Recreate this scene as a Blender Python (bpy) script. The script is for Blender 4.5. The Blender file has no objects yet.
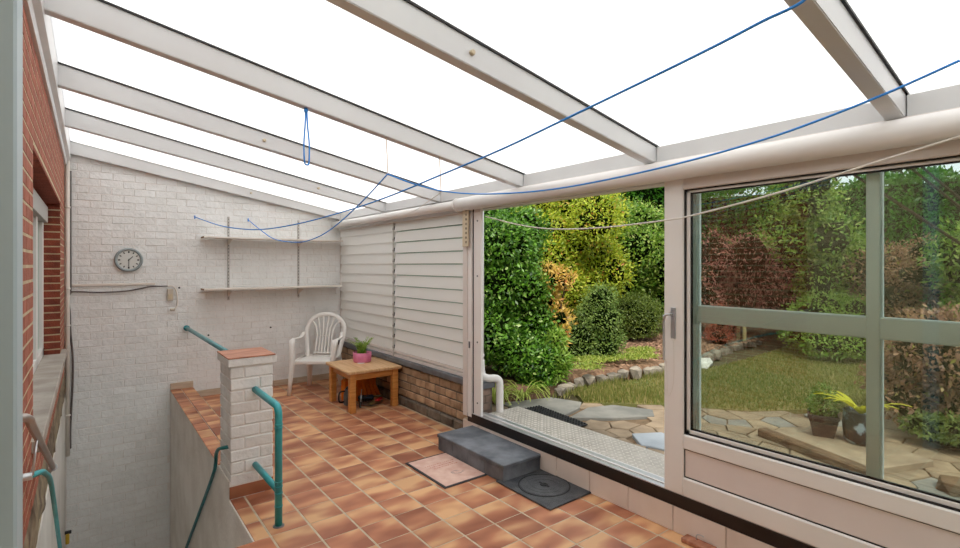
import bpy, bmesh, math, random
import numpy as np
from mathutils import Vector, Matrix, Euler
C = bpy.context.scene
COL = C.collection
PI = math.pi
R = math.radians
rnd = random.Random(7)
nrs = np.random.RandomState(5)

# ------------------------------------------------------------------ camera, world, exposure
cam_d = bpy.data.cameras.new('camera')
cam = bpy.data.objects.new('camera', cam_d); COL.objects.link(cam)
cam.location = (0, 0, 1.6)
cam.rotation_euler = (R(90), 0, R(-37.678))
cam_d.sensor_width = 36; cam_d.lens = 505/960*36
cam_d.shift_y = -9/960
cam_d.clip_start = .02
C.camera = cam

world = bpy.data.worlds.new('overcast_sky'); C.world = world
world.use_nodes = True
wn = world.node_tree.nodes; wl = world.node_tree.links
bg = wn['Background']
tc = wn.new('ShaderNodeTexCoord'); sp = wn.new('ShaderNodeSeparateXYZ'); wl.new(tc.outputs['Generated'], sp.inputs[0])
rp = wn.new('ShaderNodeValToRGB'); wl.new(sp.outputs['Z'], rp.inputs[0])
rp.color_ramp.elements[0].position = 0.0; rp.color_ramp.elements[0].color = (.78, .84, .92, 1)
rp.color_ramp.elements[1].position = 1.0; rp.color_ramp.elements[1].color = (1, 1, 1, 1)
wl.new(rp.outputs[0], bg.inputs['Color'])
bg.inputs['Strength'].default_value = 1.6

sun_d = bpy.data.lights.new('sun', 'SUN'); sun = bpy.data.objects.new('sun', sun_d); COL.objects.link(sun)
sun_d.energy = 3.4; sun_d.angle = R(14); sun_d.color = (1, .95, .86)
sun.rotation_euler = Euler((R(36), 0, R(-38)))   # high, over the house behind the camera
sun.location = (2, -2, 9)

C.view_settings.view_transform = 'Standard'; C.view_settings.look = 'None'
C.view_settings.gamma = 1; C.view_settings.use_curve_mapping = False
C.view_settings.exposure = -0.04
C.cycles.max_bounces = 12; C.cycles.diffuse_bounces = 6; C.cycles.transparent_max_bounces = 24
C.cycles.transmission_bounces = 8

# ------------------------------------------------------------------ materials
MATS = {}
def lin(c):
    return tuple(((x/255)/12.92 if x/255 <= .04045 else ((x/255+.055)/1.055)**2.4) for x in c)
def base_mat(name, rough=.6, metal=0.0, spec=.5):
    m = bpy.data.materials.new(name); m.use_nodes = True
    b = m.node_tree.nodes['Principled BSDF']
    b.inputs['Roughness'].default_value = rough; b.inputs['Metallic'].default_value = metal
    b.inputs['Specular IOR Level'].default_value = spec
    MATS[name] = m
    return m, m.node_tree.nodes, m.node_tree.links, b
def mat(name, c1, c2=None, scale=8, rough=.6, metal=0.0, bump=0.0, bscale=40, coords='Object', stretch=(1, 1, 1), spec=.5, rand=False, lo=.35, hi=.65, detail=4):
    m, n, l, b = base_mat(name, rough, metal, spec)
    c1 = lin(c1); c2 = lin(c2) if c2 else c1
    t = n.new('ShaderNodeTexCoord'); mp = n.new('ShaderNodeMapping'); mp.inputs['Scale'].default_value = stretch
    l.new(t.outputs[coords], mp.inputs[0])
    vec = mp.outputs[0]
    if rand:
        oi = n.new('ShaderNodeObjectInfo'); mu = n.new('ShaderNodeMath'); mu.operation = 'MULTIPLY'; mu.inputs[1].default_value = 57.0
        l.new(oi.outputs['Random'], mu.inputs[0])
        ad = n.new('ShaderNodeVectorMath'); ad.operation = 'ADD'; l.new(vec, ad.inputs[0]); l.new(mu.outputs[0], ad.inputs[1]); vec = ad.outputs[0]
    nz = n.new('ShaderNodeTexNoise'); nz.inputs['Scale'].default_value = scale; nz.inputs['Detail'].default_value = detail
    l.new(vec, nz.inputs['Vector'])
    r = n.new('ShaderNodeValToRGB'); r.color_ramp.elements[0].position = lo; r.color_ramp.elements[1].position = hi
    r.color_ramp.elements[0].color = (*c1, 1); r.color_ramp.elements[1].color = (*c2, 1)
    l.new(nz.outputs[0], r.inputs[0])
    out = r.outputs[0]
    if rand:
        hs = n.new('ShaderNodeHueSaturation'); mr = n.new('ShaderNodeMapRange'); mr.inputs['To Min'].default_value = 1-rand; mr.inputs['To Max'].default_value = 1+rand
        l.new(oi.outputs['Random'], mr.inputs[0]); l.new(mr.outputs[0], hs.inputs['Value']); l.new(out, hs.inputs['Color']); out = hs.outputs[0]
    l.new(out, b.inputs['Base Color'])
    if bump:
        nb = n.new('ShaderNodeTexNoise'); nb.inputs['Scale'].default_value = bscale; nb.inputs['Detail'].default_value = 6
        l.new(vec, nb.inputs['Vector'])
        bp = n.new('ShaderNodeBump'); bp.inputs['Strength'].default_value = bump; bp.inputs['Distance'].default_value = .01
        l.new(nb.outputs[0], bp.inputs['Height']); l.new(bp.outputs[0], b.inputs['Normal'])
    return m
def leafmat(name, c1, c2, c3=None, trans=.35, rough=.45):
    m, n, l, b = base_mat(name, rough)
    g = n.new('ShaderNodeNewGeometry')
    r = n.new('ShaderNodeValToRGB'); e = r.color_ramp.elements
    e[0].color = (*lin(c1), 1); e[1].color = (*lin(c2), 1)
    if c3:
        x = e.new(.88); x.color = (*lin(c2), 1); e[-1].position = 1.0; e[-1].color = (*lin(c3), 1)
    l.new(g.outputs['Random Per Island'], r.inputs[0]); l.new(r.outputs[0], b.inputs['Base Color'])
    tr = n.new('ShaderNodeBsdfTranslucent'); l.new(r.outputs[0], tr.inputs[0])
    mx = n.new('ShaderNodeMixShader'); mx.inputs[0].default_value = trans
    l.new(b.outputs[0], mx.inputs[1]); l.new(tr.outputs[0], mx.inputs[2])
    l.new(mx.outputs[0], n['Material Output'].inputs['Surface'])
    return m

mat('white_paint', (236, 237, 236), (226, 227, 225), 3, .5, bump=.9, bscale=24, rand=.02)
mat('white_mortar', (234, 230, 226), (224, 219, 214), 5, .7, bump=.5, bscale=40)
mat('grey_render', (232, 228, 222), (212, 206, 198), 2.5, .85, bump=.6, bscale=25)
mat('white_plaster', (225, 221, 214), (205, 200, 192), 2, .8, bump=.2)
mat('pvc_white', (234, 231, 228), (229, 226, 222), 2, .35)
mat('beam_white', (212, 213, 213), (206, 206, 206), 2, .4)
mat('pvc_panel', (226, 217, 213), (222, 212, 208), 3, .4)
mat('pvc_shade', (220, 213, 208), (216, 208, 203), 3, .4)
mat('black_rubber', (22, 20, 20), None, 5, .5)
mat('dark_brown', (30, 22, 20), (24, 18, 16), 5, .45)
mat('alu', (205, 206, 208), (190, 192, 195), 5, .3, metal=.7)
mat('alu_dark', (110, 112, 114), None, 5, .45, metal=.5)
mat('teal', (58, 166, 172), (48, 150, 158), 10, .42, bump=.1)
mat('teal_pale', (108, 156, 160), (80, 146, 152), 10, .45)
mat('teal_dark', (26, 116, 120), (20, 100, 104), 10, .45)
mat('brick_red', (172, 104, 82), (146, 80, 60), 14, .85, bump=.5, bscale=90, rand=.12)
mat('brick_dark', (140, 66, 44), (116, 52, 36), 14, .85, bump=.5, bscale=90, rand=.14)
mat('mortar_cream', (200, 184, 152), (180, 162, 130), 12, .9, bump=.4)
mat('brick_tan', (184, 156, 124), (146, 118, 92), 9, .85, bump=.5, bscale=60, rand=.2)
mat('brick_grime', (128, 114, 98), (96, 84, 72), 9, .85, bump=.5, bscale=60, rand=.2)
mat('mortar_grey', (112, 104, 94), (88, 80, 72), 12, .95, bump=.4)
mat('brick_pier', (140, 118, 104), (112, 92, 82), 9, .9, bump=.5, rand=.15)
mat('rubble', (150, 134, 108), (92, 78, 62), 7, .95, bump=1.0, bscale=18)
mat('sill_stone', (176, 168, 158), (152, 142, 132), 5, .8, bump=.3)
mat('slate_sill', (112, 114, 118), (92, 94, 98), 8, .6, bump=.2)
mat('bluestone', (118, 122, 128), (80, 84, 90), 6, .7, bump=.25, bscale=50)
mat('grout', (196, 182, 158), (180, 164, 140), 20, .9)
mat('base_tile', (226, 212, 202), (219, 204, 193), 5, .4, rand=.03)
mat('skirt_tile', (200, 184, 164), (184, 166, 144), 6, .4, stretch=(1, 1, 6), rand=.05)
mat('cap_terracotta', (190, 132, 104), (150, 92, 66), 8, .5, stretch=(1, 4, 1))
mat('wood_pine', (206, 146, 78), (186, 122, 58), 5, .45, stretch=(1, 1, 12))
mat('wood_top', (212, 174, 130), (190, 148, 102), 3, .5, stretch=(14, 1, 1))
mat('plastic_white', (232, 229, 224), None, 5, .35)
mat('shelf_white', (226, 220, 212), (218, 211, 202), 5, .5)
mat('shelf_edge', (150, 116, 80), (120, 90, 60), 12, .8)
mat('glass_edge', (150, 176, 160), None, 5, .3)
mat('pvc_bright', (244, 250, 247), None, 4, .4)
mat('plate_stud', (212, 207, 198), None, 4, .4)
mat('rail_grey', (190, 186, 180), None, 5, .5, metal=.2)
mat('clock_rim', (150, 160, 162), (140, 150, 152), 5, .35, metal=.3)
mat('clock_face', (214, 216, 212), None, 5, .5)
mat('clock_black', (40, 42, 44), None, 5, .6)
mat('pink', (222, 128, 160), (206, 110, 146), 14, .6, bump=.2)
mat('soil', (52, 40, 30), (34, 26, 20), 30, .95, bump=.8)
mat('orange_cloth', (226, 128, 30), (196, 100, 16), 6, .8)
mat('black_plastic', (26, 28, 32), None, 5, .45)
mat('blue_black', (24, 40, 54), None, 5, .5)
mat('red_plastic', (196, 22, 34), None, 5, .4)
mat('steel', (190, 190, 192), None, 5, .3, metal=.9)
mat('olive_metal', (112, 96, 56), (90, 76, 44), 9, .6)
mat('rope_blue', (50, 140, 228), None, 5, .6)
mat('rope_white', (222, 218, 210), None, 5, .7)
mat('rope_beige', (214, 196, 178), None, 5, .7)
mat('cable_dark', (92, 84, 82), None, 5, .55)
mat('conduit_white', (222, 214, 204), None, 5, .5)
mat('beige_plastic', (208, 194, 166), (196, 180, 150), 9, .5)
mat('socket_beige', (196, 184, 168), None, 5, .5)
mat('mat_pink', (214, 182, 166), (200, 160, 146), 12, .9, bump=.3)
mat('mat_border', (56, 54, 56), None, 5, .8)
mat('mat_print_red', (184, 112, 96), (204, 160, 146), 30, .9)
mat('mat_print_grey', (140, 126, 126), (196, 166, 154), 24, .9)
mat('cast_iron', (74, 76, 78), (54, 56, 60), 14, .5, bump=.6, bscale=120)
mat('cast_dark', (14, 15, 17), None, 14, .6)
mat('rubber_mat', (32, 33, 36), (24, 25, 27), 14, .6)
mat('door_post', (170, 186, 192), (162, 178, 184), 2, .5)
mat('roller_grey', (176, 176, 172), None, 4, .5)
mat('curtain', (190, 188, 180), (160, 158, 150), 4, .8, stretch=(1, 30, 1))
mat('handrail_metal', (176, 166, 160), (156, 146, 140), 6, .35, metal=.6)
mat('yellow_plastic', (196, 160, 50), None, 5, .5)
mat('checker_plate', (184, 178, 168), (166, 160, 150), 8, .45, metal=.15)
mat('patio_stone', (152, 134, 110), (122, 106, 86), 5, .85, bump=.5, bscale=30, rand=.14)
mat('patio_slate', (138, 136, 128), (112, 112, 106), 5, .7, bump=.25, bscale=30, rand=.06)
mat('patio_pale', (166, 174, 180), (150, 158, 164), 5, .7, bump=.2, rand=.04)
mat('patio_joint', (120, 98, 74), (96, 80, 58), 14, .95, bump=.6)
mat('border_stone', (160, 150, 134), (104, 98, 88), 7, .9, bump=.6, bscale=20, rand=.22)
mat('mulch', (150, 118, 92), (104, 78, 58), 20, .95, bump=1.0, bscale=60)
mat('chip', (188, 150, 122), (150, 112, 88), 9, .9)
mat('lawn_soil', (96, 106, 52), (124, 112, 68), 2.5, .95, bump=.6, bscale=50)
mat('earth', (92, 86, 56), (72, 66, 42), 2, .95, bump=.5)
mat('bark', (92, 72, 54), (70, 54, 40), 14, .9, bump=.6, stretch=(1, 1, .3))
mat('green_core', (20, 30, 10), (10, 18, 5), 8, 1.0, spec=0)  # near-black filler, shaded depth of the foliage put into its colour
mat('pot_dark', (54, 44, 40), (70, 58, 50), 8, .7)
mat('pot_glaze', (36, 40, 44), (140, 158, 168), 9, .25, lo=.5, hi=.56)
mat('pale_stone', (226, 224, 216), (204, 202, 194), 6, .8, bump=.4)
mat('step_slab', (160, 144, 122), (136, 120, 100), 6, .85, bump=.3)
mat('log', (112, 90, 68), (84, 66, 48), 8, .9, bump=.7)
mat('bench_wood', (206, 190, 140), (186, 168, 118), 6, .7)
leafmat('leaf_laurel', (40, 82, 20), (116, 168, 50), (188, 214, 124), .35, .35)
leafmat('leaf_yellowgreen', (126, 156, 28), (208, 216, 66), (196, 130, 60), .4)
leafmat('leaf_hedge', (36, 96, 16), (86, 150, 36), None, .4)
leafmat('leaf_hedge_dark', (28, 56, 16), (58, 92, 30))
leafmat('leaf_pale', (72, 122, 30), (156, 186, 70), (206, 214, 130), .4)
leafmat('leaf_orange', (206, 172, 60), (232, 196, 112), (232, 140, 90))
leafmat('leaf_grey', (82, 116, 42), (152, 174, 88))
leafmat('leaf_box', (70, 96, 32), (132, 148, 62))
leafmat('leaf_maple', (158, 92, 84), (208, 144, 126))
leafmat('leaf_red', (176, 84, 66), (206, 120, 92))
leafmat('leaf_brown', (134, 96, 76), (180, 138, 104), (160, 160, 76))
leafmat('leaf_spider', (116, 148, 40), (196, 204, 104))
leafmat('leaf_fresh', (104, 150, 44), (168, 196, 84), None, .4)
leafmat('leaf_palm', (178, 182, 30), (214, 204, 50))
leafmat('leaf_tree', (40, 58, 26), (78, 96, 48))
leafmat('grass_blade', (98, 118, 44), (156, 148, 84), (184, 168, 118), .35, .6)

def tilemat():
    m, n, l, b = base_mat('floor_tile', .42, spec=.4)
    t = n.new('ShaderNodeTexCoord'); oi = n.new('ShaderNodeObjectInfo')
    mu = n.new('ShaderNodeMath'); mu.operation = 'MULTIPLY'; mu.inputs[1].default_value = 91
    l.new(oi.outputs['Random'], mu.inputs[0])
    mp = n.new('ShaderNodeMapping'); mp.inputs['Scale'].default_value = (3.0, 6.0, 4); l.new(t.outputs['Object'], mp.inputs[0])
    ad = n.new('ShaderNodeVectorMath'); ad.operation = 'ADD'; l.new(mp.outputs[0], ad.inputs[0]); l.new(mu.outputs[0], ad.inputs[1])
    nz = n.new('ShaderNodeTexNoise'); nz.inputs['Scale'].default_value = 1.0; nz.inputs['Detail'].default_value = 1.5
    l.new(ad.outputs[0], nz.inputs['Vector'])
    r = n.new('ShaderNodeValToRGB'); e = r.color_ramp.elements
    e[0].position = .34; e[0].color = (*lin((150, 90, 64)), 1)
    e[1].position = .66; e[1].color = (*lin((216, 168, 122)), 1)
    x = e.new(.5); x.color = (*lin((182, 120, 87)), 1)
    l.new(nz.outputs[0], r.inputs[0])
    hs = n.new('ShaderNodeHueSaturation'); mr = n.new('ShaderNodeMapRange'); mr.inputs['To Min'].default_value = .86; mr.inputs['To Max'].default_value = 1.08
    l.new(oi.outputs['Random'], mr.inputs[0]); l.new(mr.outputs[0], hs.inputs['Value']); l.new(r.outputs[0], hs.inputs['Color'])
    l.new(hs.outputs[0], b.inputs['Base Color'])
    return m
tilemat()
def glassmat(name, tint=(.93, .97, .95), refl=1.0):
    m = bpy.data.materials.new(name); m.use_nodes = True; MATS[name] = m
    n = m.node_tree.nodes; l = m.node_tree.links
    for k in list(n):
        if k.type != 'OUTPUT_MATERIAL': n.remove(k)
    out = [k for k in n if k.type == 'OUTPUT_MATERIAL'][0]
    tr = n.new('ShaderNodeBsdfTransparent'); tr.inputs[0].default_value = (*tint, 1)
    gl = n.new('ShaderNodeBsdfGlossy'); gl.inputs['Roughness'].default_value = .01; gl.inputs[0].default_value = (.9, 1, .96, 1)
    fr = n.new('ShaderNodeFresnel'); fr.inputs[0].default_value = 1.5
    mu = n.new('ShaderNodeMath'); mu.operation = 'MULTIPLY'; mu.inputs[1].default_value = refl; mu.use_clamp = True
    mx = n.new('ShaderNodeMixShader')
    l.new(fr.outputs[0], mu.inputs[0]); l.new(mu.outputs[0], mx.inputs[0]); l.new(tr.outputs[0], mx.inputs[1]); l.new(gl.outputs[0], mx.inputs[2])
    l.new(mx.outputs[0], out.inputs['Surface'])
    return m
glassmat('glass', (.925, .95, .93), 1.4)
glassmat('glass_dark', (.6, .64, .63), 1.2)
def translucent(name, col, tcol, mixt=.5, clear=0.0, waves=0):
    m, n, l, b = base_mat(name, .4)
    b.inputs['Base Color'].default_value = (*col, 1)
    tr = n.new('ShaderNodeBsdfTranslucent'); tr.inputs[0].default_value = (*tcol, 1)
    mx = n.new('ShaderNodeMixShader'); mx.inputs[0].default_value = mixt
    l.new(b.outputs[0], mx.inputs[1]); l.new(tr.outputs[0], mx.inputs[2])
    if waves:
        t = n.new('ShaderNodeTexCoord'); w = n.new('ShaderNodeTexWave'); w.bands_direction = 'Y'; w.inputs['Scale'].default_value = waves
        l.new(t.outputs['Object'], w.inputs[0])
        r = n.new('ShaderNodeValToRGB'); r.color_ramp.elements[0].color = (*[x*.93 for x in tcol], 1); r.color_ramp.elements[1].color = (*tcol, 1)
        r.color_ramp.elements[1].position = .3
        l.new(w.outputs[0], r.inputs[0]); l.new(r.outputs[0], tr.inputs[0])
    o = mx.outputs[0]
    if clear:
        c = n.new('ShaderNodeBsdfTransparent'); m2 = n.new('ShaderNodeMixShader'); m2.inputs[0].default_value = clear
        l.new(o, m2.inputs[1]); l.new(c.outputs[0], m2.inputs[2]); o = m2.outputs[0]
    l.new(o, n['Material Output'].inputs['Surface'])
    return m
translucent('polycarbonate', (.9, .9, .9), (1, 1, 1), .86, 0, 28)
translucent('louvre_plastic', (.86, .845, .82), (.94, .94, .92), .34)

# ------------------------------------------------------------------ mesh helpers
class MB:
    def __init__(s): s.v = []; s.f = []; s.m = []; s.sm = []; s.mats = []
    def _add(s, vs, fs, mt=None, smooth=False):
        o = len(s.v); s.v += [tuple(p) for p in vs]
        mi = 0
        if mt:
            if mt not in s.mats: s.mats.append(mt)
            mi = s.mats.index(mt)
        for f in fs: s.f.append(tuple(i+o for i in f)); s.m.append(mi); s.sm.append(smooth)
        return s
    def box(s, x0, x1, y0, y1, z0, z1, mt=None, bev=0.0, M=None):
        if x0 > x1: x0, x1 = x1, x0
        if y0 > y1: y0, y1 = y1, y0
        if z0 > z1: z0, z1 = z1, z0
        b = min(bev, (x1-x0)/2.01, (y1-y0)/2.01, (z1-z0)/2.01)
        if b <= 0:
            vs = [(x, y, z) for z in (z0, z1) for y in (y0, y1) for x in (x0, x1)]
            fs = [(0, 2, 3, 1), (4, 5, 7, 6), (0, 1, 5, 4), (2, 6, 7, 3), (0, 4, 6, 2), (1, 3, 7, 5)]
        else:
            vs = []; idx = {}
            for sx in (0, 1):
                for sy in (0, 1):
                    for sz in (0, 1):
                        X = (x0, x1)[sx]; Y = (y0, y1)[sy]; Z = (z0, z1)[sz]
                        dx = b*(1-2*sx); dy = b*(1-2*sy); dz = b*(1-2*sz)
                        idx[sx, sy, sz, 0] = len(vs); vs.append((X, Y+dy, Z+dz))
                        idx[sx, sy, sz, 1] = len(vs); vs.append((X+dx, Y, Z+dz))
                        idx[sx, sy, sz, 2] = len(vs); vs.append((X+dx, Y+dy, Z))
            fs = []
            I = idx
            for a in (0, 1):
                q = [(a, 0, 0), (a, 1, 0), (a, 1, 1), (a, 0, 1)]; q = q if a else q[::-1]
                fs.append([I[(*k, 0)] for k in q])
                q = [(0, a, 0), (0, a, 1), (1, a, 1), (1, a, 0)]; q = q if a else q[::-1]
                fs.append([I[(*k, 1)] for k in q])
                q = [(0, 0, a), (1, 0, a), (1, 1, a), (0, 1, a)]; q = q if a else q[::-1]
                fs.append([I[(*k, 2)] for k in q])
            c = Vector(((x0+x1)/2, (y0+y1)/2, (z0+z1)/2))
            def orient(f):
                p = [Vector(vs[i]) for i in f]; nrm = (p[1]-p[0]).cross(p[2]-p[0]); mid = sum(p, Vector())/len(p)
                return list(f) if nrm.dot(mid-c) > 0 else list(f)[::-1]
            for a in (0, 1):
                for d in (0, 1):
                    fs.append(orient([I[0, a, d, 1], I[1, a, d, 1], I[1, a, d, 2], I[0, a, d, 2]]))
                    fs.append(orient([I[a, 0, d, 0], I[a, 1, d, 0], I[a, 1, d, 2], I[a, 0, d, 2]]))
                    fs.append(orient([I[a, d, 0, 0], I[a, d, 1, 0], I[a, d, 1, 1], I[a, d, 0, 1]]))
            for k in [(i, j, q) for i in (0, 1) for j in (0, 1) for q in (0, 1)]:
                fs.append(orient([I[(*k, 0)], I[(*k, 1)], I[(*k, 2)]]))
            fs = [orient(f) for f in fs]
        if M is not None: vs = [tuple(M @ Vector(p)) for p in vs]
        return s._add(vs, fs, mt)
    def tube(s, pts, r, seg=10, mt=None, caps=True, r2=None, flat=1.0):
        pts = [Vector(p) for p in pts]; n = len(pts); vs = []
        up = None
        for i, p in enumerate(pts):
            t = (pts[min(i+1, n-1)]-pts[max(i-1, 0)]).normalized()
            if up is None:
                up = Vector((0, 0, 1)) if abs(t.z) < .9 else Vector((1, 0, 0))
            a = t.cross(up).normalized(); b_ = a.cross(t).normalized(); up = b_
            rr = r if r2 is None else r+(r2-r)*i/(n-1)
            for k in range(seg):
                w = 2*PI*k/seg
                vs.append(p+a*math.cos(w)*rr+b_*math.sin(w)*rr*flat)
        fs = [(i*seg+k, i*seg+(k+1) % seg, (i+1)*seg+(k+1) % seg, (i+1)*seg+k) for i in range(n-1) for k in range(seg)]
        s._add(vs, fs, mt, True)
        if caps:
            o = len(s.v)-n*seg
            s.f.append(tuple(o+k for k in range(seg))[::-1]); s.f.append(tuple(o+(n-1)*seg+k for k in range(seg)))
            mi = s.m[-1]; s.m += [mi, mi]; s.sm += [False, False]
        return s
    def lathe(s, prof, cx, cy, cz, seg=24, mt=None, M=None, smooth=True):
        vs = []
        for r, z in prof:
            for k in range(seg):
                w = 2*PI*k/seg; vs.append(Vector((r*math.cos(w), r*math.sin(w), z)))
        if M is not None: vs = [M @ p for p in vs]
        vs = [p+Vector((cx, cy, cz)) for p in vs]
        n = len(prof)
        fs = [(i*seg+k, i*seg+(k+1) % seg, (i+1)*seg+(k+1) % seg, (i+1)*seg+k) for i in range(n-1) for k in range(seg)]
        s._add(vs, fs, mt, smooth)
        o = len(s.v)-n*seg; mi = s.m[-1]
        s.f.append(tuple(o+k for k in range(seg))[::-1]); s.f.append(tuple(o+(n-1)*seg+k for k in range(seg))); s.m += [mi, mi]; s.sm += [False, False]
        return s
    def prism(s, poly, z0, z1, mt=None, bev=0.0):
        n = len(poly)
        cx = sum(p[0] for p in poly)/n; cy = sum(p[1] for p in poly)/n
        ins = []
        for x, y in poly:
            d = math.hypot(x-cx, y-cy) or 1; k = max(0, (d-bev)/d); ins.append((cx+(x-cx)*k, cy+(y-cy)*k))
        vs = [(x, y, z0) for x, y in poly]+[(x, y, z1-bev) for x, y in poly]+[(x, y, z1) for x, y in ins]
        fs = [tuple(range(n))[::-1], tuple(range(2*n, 3*n))]
        for i in range(n):
            j = (i+1) % n
            fs += [(i, j, n+j, n+i), (n+i, n+j, 2*n+j, 2*n+i)]
        return s._add(vs, fs, mt)
    def extrude_profile(s, prof, axis, a0, a1, mt=None, smooth=False):
        # prof in the plane across axis; axis 'y': (x,z)
        n = len(prof)
        if axis == 'y': vs = [(x, a0, z) for x, z in prof]+[(x, a1, z) for x, z in prof]
        elif axis == 'x': vs = [(a0, y, z) for y, z in prof]+[(a1, y, z) for y, z in prof]
        else: vs = [(x, y, a0) for x, y in prof]+[(x, y, a1) for x, y in prof]
        fs = [(i, (i+1) % n, n+(i+1) % n, n+i) for i in range(n)]+[tuple(range(n))[::-1], tuple(range(n, 2*n))]
        return s._add(vs, fs, mt, smooth)
    def mesh(s, name, mt=None):
        me = bpy.data.meshes.new(name); me.from_pydata(s.v, [], s.f)
        ms = s.mats or [mt]
        if s.mats and mt and mt not in s.mats: pass
        for q in ms: me.materials.append(MATS[q])
        if s.mats: me.polygons.foreach_set('material_index', s.m)
        me.polygons.foreach_set('use_smooth', s.sm)
        me.update()
        bm = bmesh.new(); bm.from_mesh(me); bmesh.ops.recalc_face_normals(bm, faces=bm.faces); bm.to_mesh(me); bm.free()
        return me
    def build(s, name, mt=None, parent=None, loc=(0, 0, 0)):
        o = bpy.data.objects.new(name, s.mesh(name, mt)); COL.objects.link(o); o.location = loc
        if parent: o.parent = parent
        return o
def tag(o, label=None, cat=None, group=None, kind=None):
    if label: o['label'] = label
    if cat: o['category'] = cat
    if group: o['group'] = group
    if kind: o['kind'] = kind
    return o
def empty(name, loc=(0, 0, 0), rz=0, label=None, cat=None, group=None, kind=None):
    o = bpy.data.objects.new(name, None); COL.objects.link(o); o.location = loc; o.rotation_euler = (0, 0, rz); o.empty_display_size = .1
    return tag(o, label, cat, group, kind)
def copy_tree(o, parent=None):
    c = o.copy(); COL.objects.link(c)
    if parent: c.parent = parent
    for ch in list(o.children): copy_tree(ch, c)
    return c
def linked(name, me, parent, loc, rz=0, scale=None, rot=None):
    o = bpy.data.objects.new(name, me); COL.objects.link(o); o.parent = parent
    o.location = loc; o.rotation_euler = rot if rot else (0, 0, rz)
    if scale: o.scale = scale
    return o
def smooth_pts(pts, sub=6):
    pts = [Vector(p) for p in pts]; out = []
    n = len(pts)
    for i in range(n-1):
        p0 = pts[max(i-1, 0)]; p1 = pts[i]; p2 = pts[i+1]; p3 = pts[min(i+2, n-1)]
        for k in range(sub):
            t = k/sub
            out.append(.5*((2*p1)+(p2-p0)*t+(2*p0-5*p1+4*p2-p3)*t*t+(3*p1-p0-3*p2+p3)*t**3))
    out.append(pts[-1]); return out

def brick_meshes(name, L, h, thick, mt, bev, n=6, jit=.002):
    out = []
    for k in range(n):
        b = MB().box(-L/2, L/2, -thick/2, thick/2, -h/2, h/2, None, bev)
        b.v = [(x+rnd.uniform(-jit, jit), y+rnd.uniform(-jit, jit)*.8, z+rnd.uniform(-jit, jit)) for x, y, z in b.v]
        out.append(b.mesh(name, mt))
    return out
def brickwork(parent, place, rz, U, V, L, c, joint, mt, thick=.03, proud=.006, bev=.004, limit=300, holes=(), key=None, name='brick', seed=1, jit=.002, clip=None, rotj=1.0):
    """running bond over the rectangle U x V; place(u, v) gives the world point on the face; holes are (u0,u1,v0,v1)"""
    rr = random.Random(seed)
    meshes = brick_meshes(name, L-joint, c-joint, thick, mt, bev, jit=jit)
    items = []
    nrow = int(round((V[1]-V[0])/c))
    for r in range(nrow):
        v0 = V[0]+r*c; vm = v0+c/2
        u = U[0]-(L/2 if r % 2 else 0)-rr.uniform(0, L*.1)
        while u < U[1]-.01:
            segs = [(max(u, U[0]), min(u+L, U[1]))]
            for (a, b, p, q) in holes:
                if p-c*.4 < vm < q+c*.4:
                    ns = []
                    for (s, e) in segs:
                        if e <= a or s >= b: ns.append((s, e)); continue
                        if s < a: ns.append((s, a))
                        if e > b: ns.append((b, e))
                    segs = ns
            for (s, e) in segs:
                if e-s > joint+.018 and not (clip and clip((s+e)/2, vm)): items.append(((s+e)/2, vm, e-s))
            u += L
    if key: items.sort(key=lambda t: key(t[0], t[1]))
    rest = MB()
    for i, (u, v, ln) in enumerate(items):
        sx = (ln-joint)/(L-joint); me = meshes[rr.randrange(len(meshes))]
        p = Vector(place(u, v)); off = -proud+thick/2+rotj*rr.uniform(-.0015, .0015)
        nrm = Vector((math.sin(rz), -math.cos(rz), 0))   # outward
        p = p-nrm*off
        if i < limit: linked(name, me, parent, p, rz, (sx, 1, 1), (rotj*rr.uniform(-.01, .01), rotj*rr.uniform(-.006, .006), rz+rotj*rr.uniform(-.006, .006)))
        else:
            M = Matrix.Translation(p) @ Matrix.Rotation(rz, 4, 'Z') @ Matrix.Diagonal((sx, 1, 1, 1))
            rest._add([M @ w.co for w in me.vertices], [tuple(q.vertices) for q in me.polygons])
    if rest.v:
        o = rest.build('brickwork', mt, parent); o['kind'] = 'stuff'
    return len(items)

# ------------------------------------------------------------------ the setting: floor
XR = 2.77; YB = 6.94; XL = -.21
fl = MB().box(.76, 2.9, -1.5, 7.1, -.25, -.0022, 'grout').box(-.5, .76, -1.5, 3.07, -.25, -.0022, 'grout').build('floor', None)
tag(fl, 'floor of mottled terracotta tiles with pale grout', None, None, 'structure')
tm = {}
def tile_mesh(sx, sy):
    k = (round(sx, 3), round(sy, 3))
    if k not in tm: tm[k] = MB().box(-sx/2, sx/2, -sy/2, sy/2, -.006, 0, None, .0016).mesh('tile', 'floor_tile')
    return tm[k]
PX, PY = .2275, .232
cols = [(.75, .845)]+[(.845+PX*k, .845+PX*(k+1)) for k in range(8)]+[(.845+PX*8, 2.80)]
rows = [(YB-PY*0-PY*(k+1)+.0, YB-PY*k) for k in range(27)]
off = (YB-3.115) % PY
y = 3.115-PY*10
while y < YB-.02:
    y1 = min(y+PY, YB)
    cc = cols if y > 3.1 else [(.845-PX*k-PX, .845-PX*k) for k in range(4, -1, -1)]+cols[1:]
    for (a, b) in cc:
        if b-a < .03: continue
        linked('tile', tile_mesh(b-a-.013, y1-y-.008), fl, ((a+b)/2, (y+y1)/2, 0))
    y += PY

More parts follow.
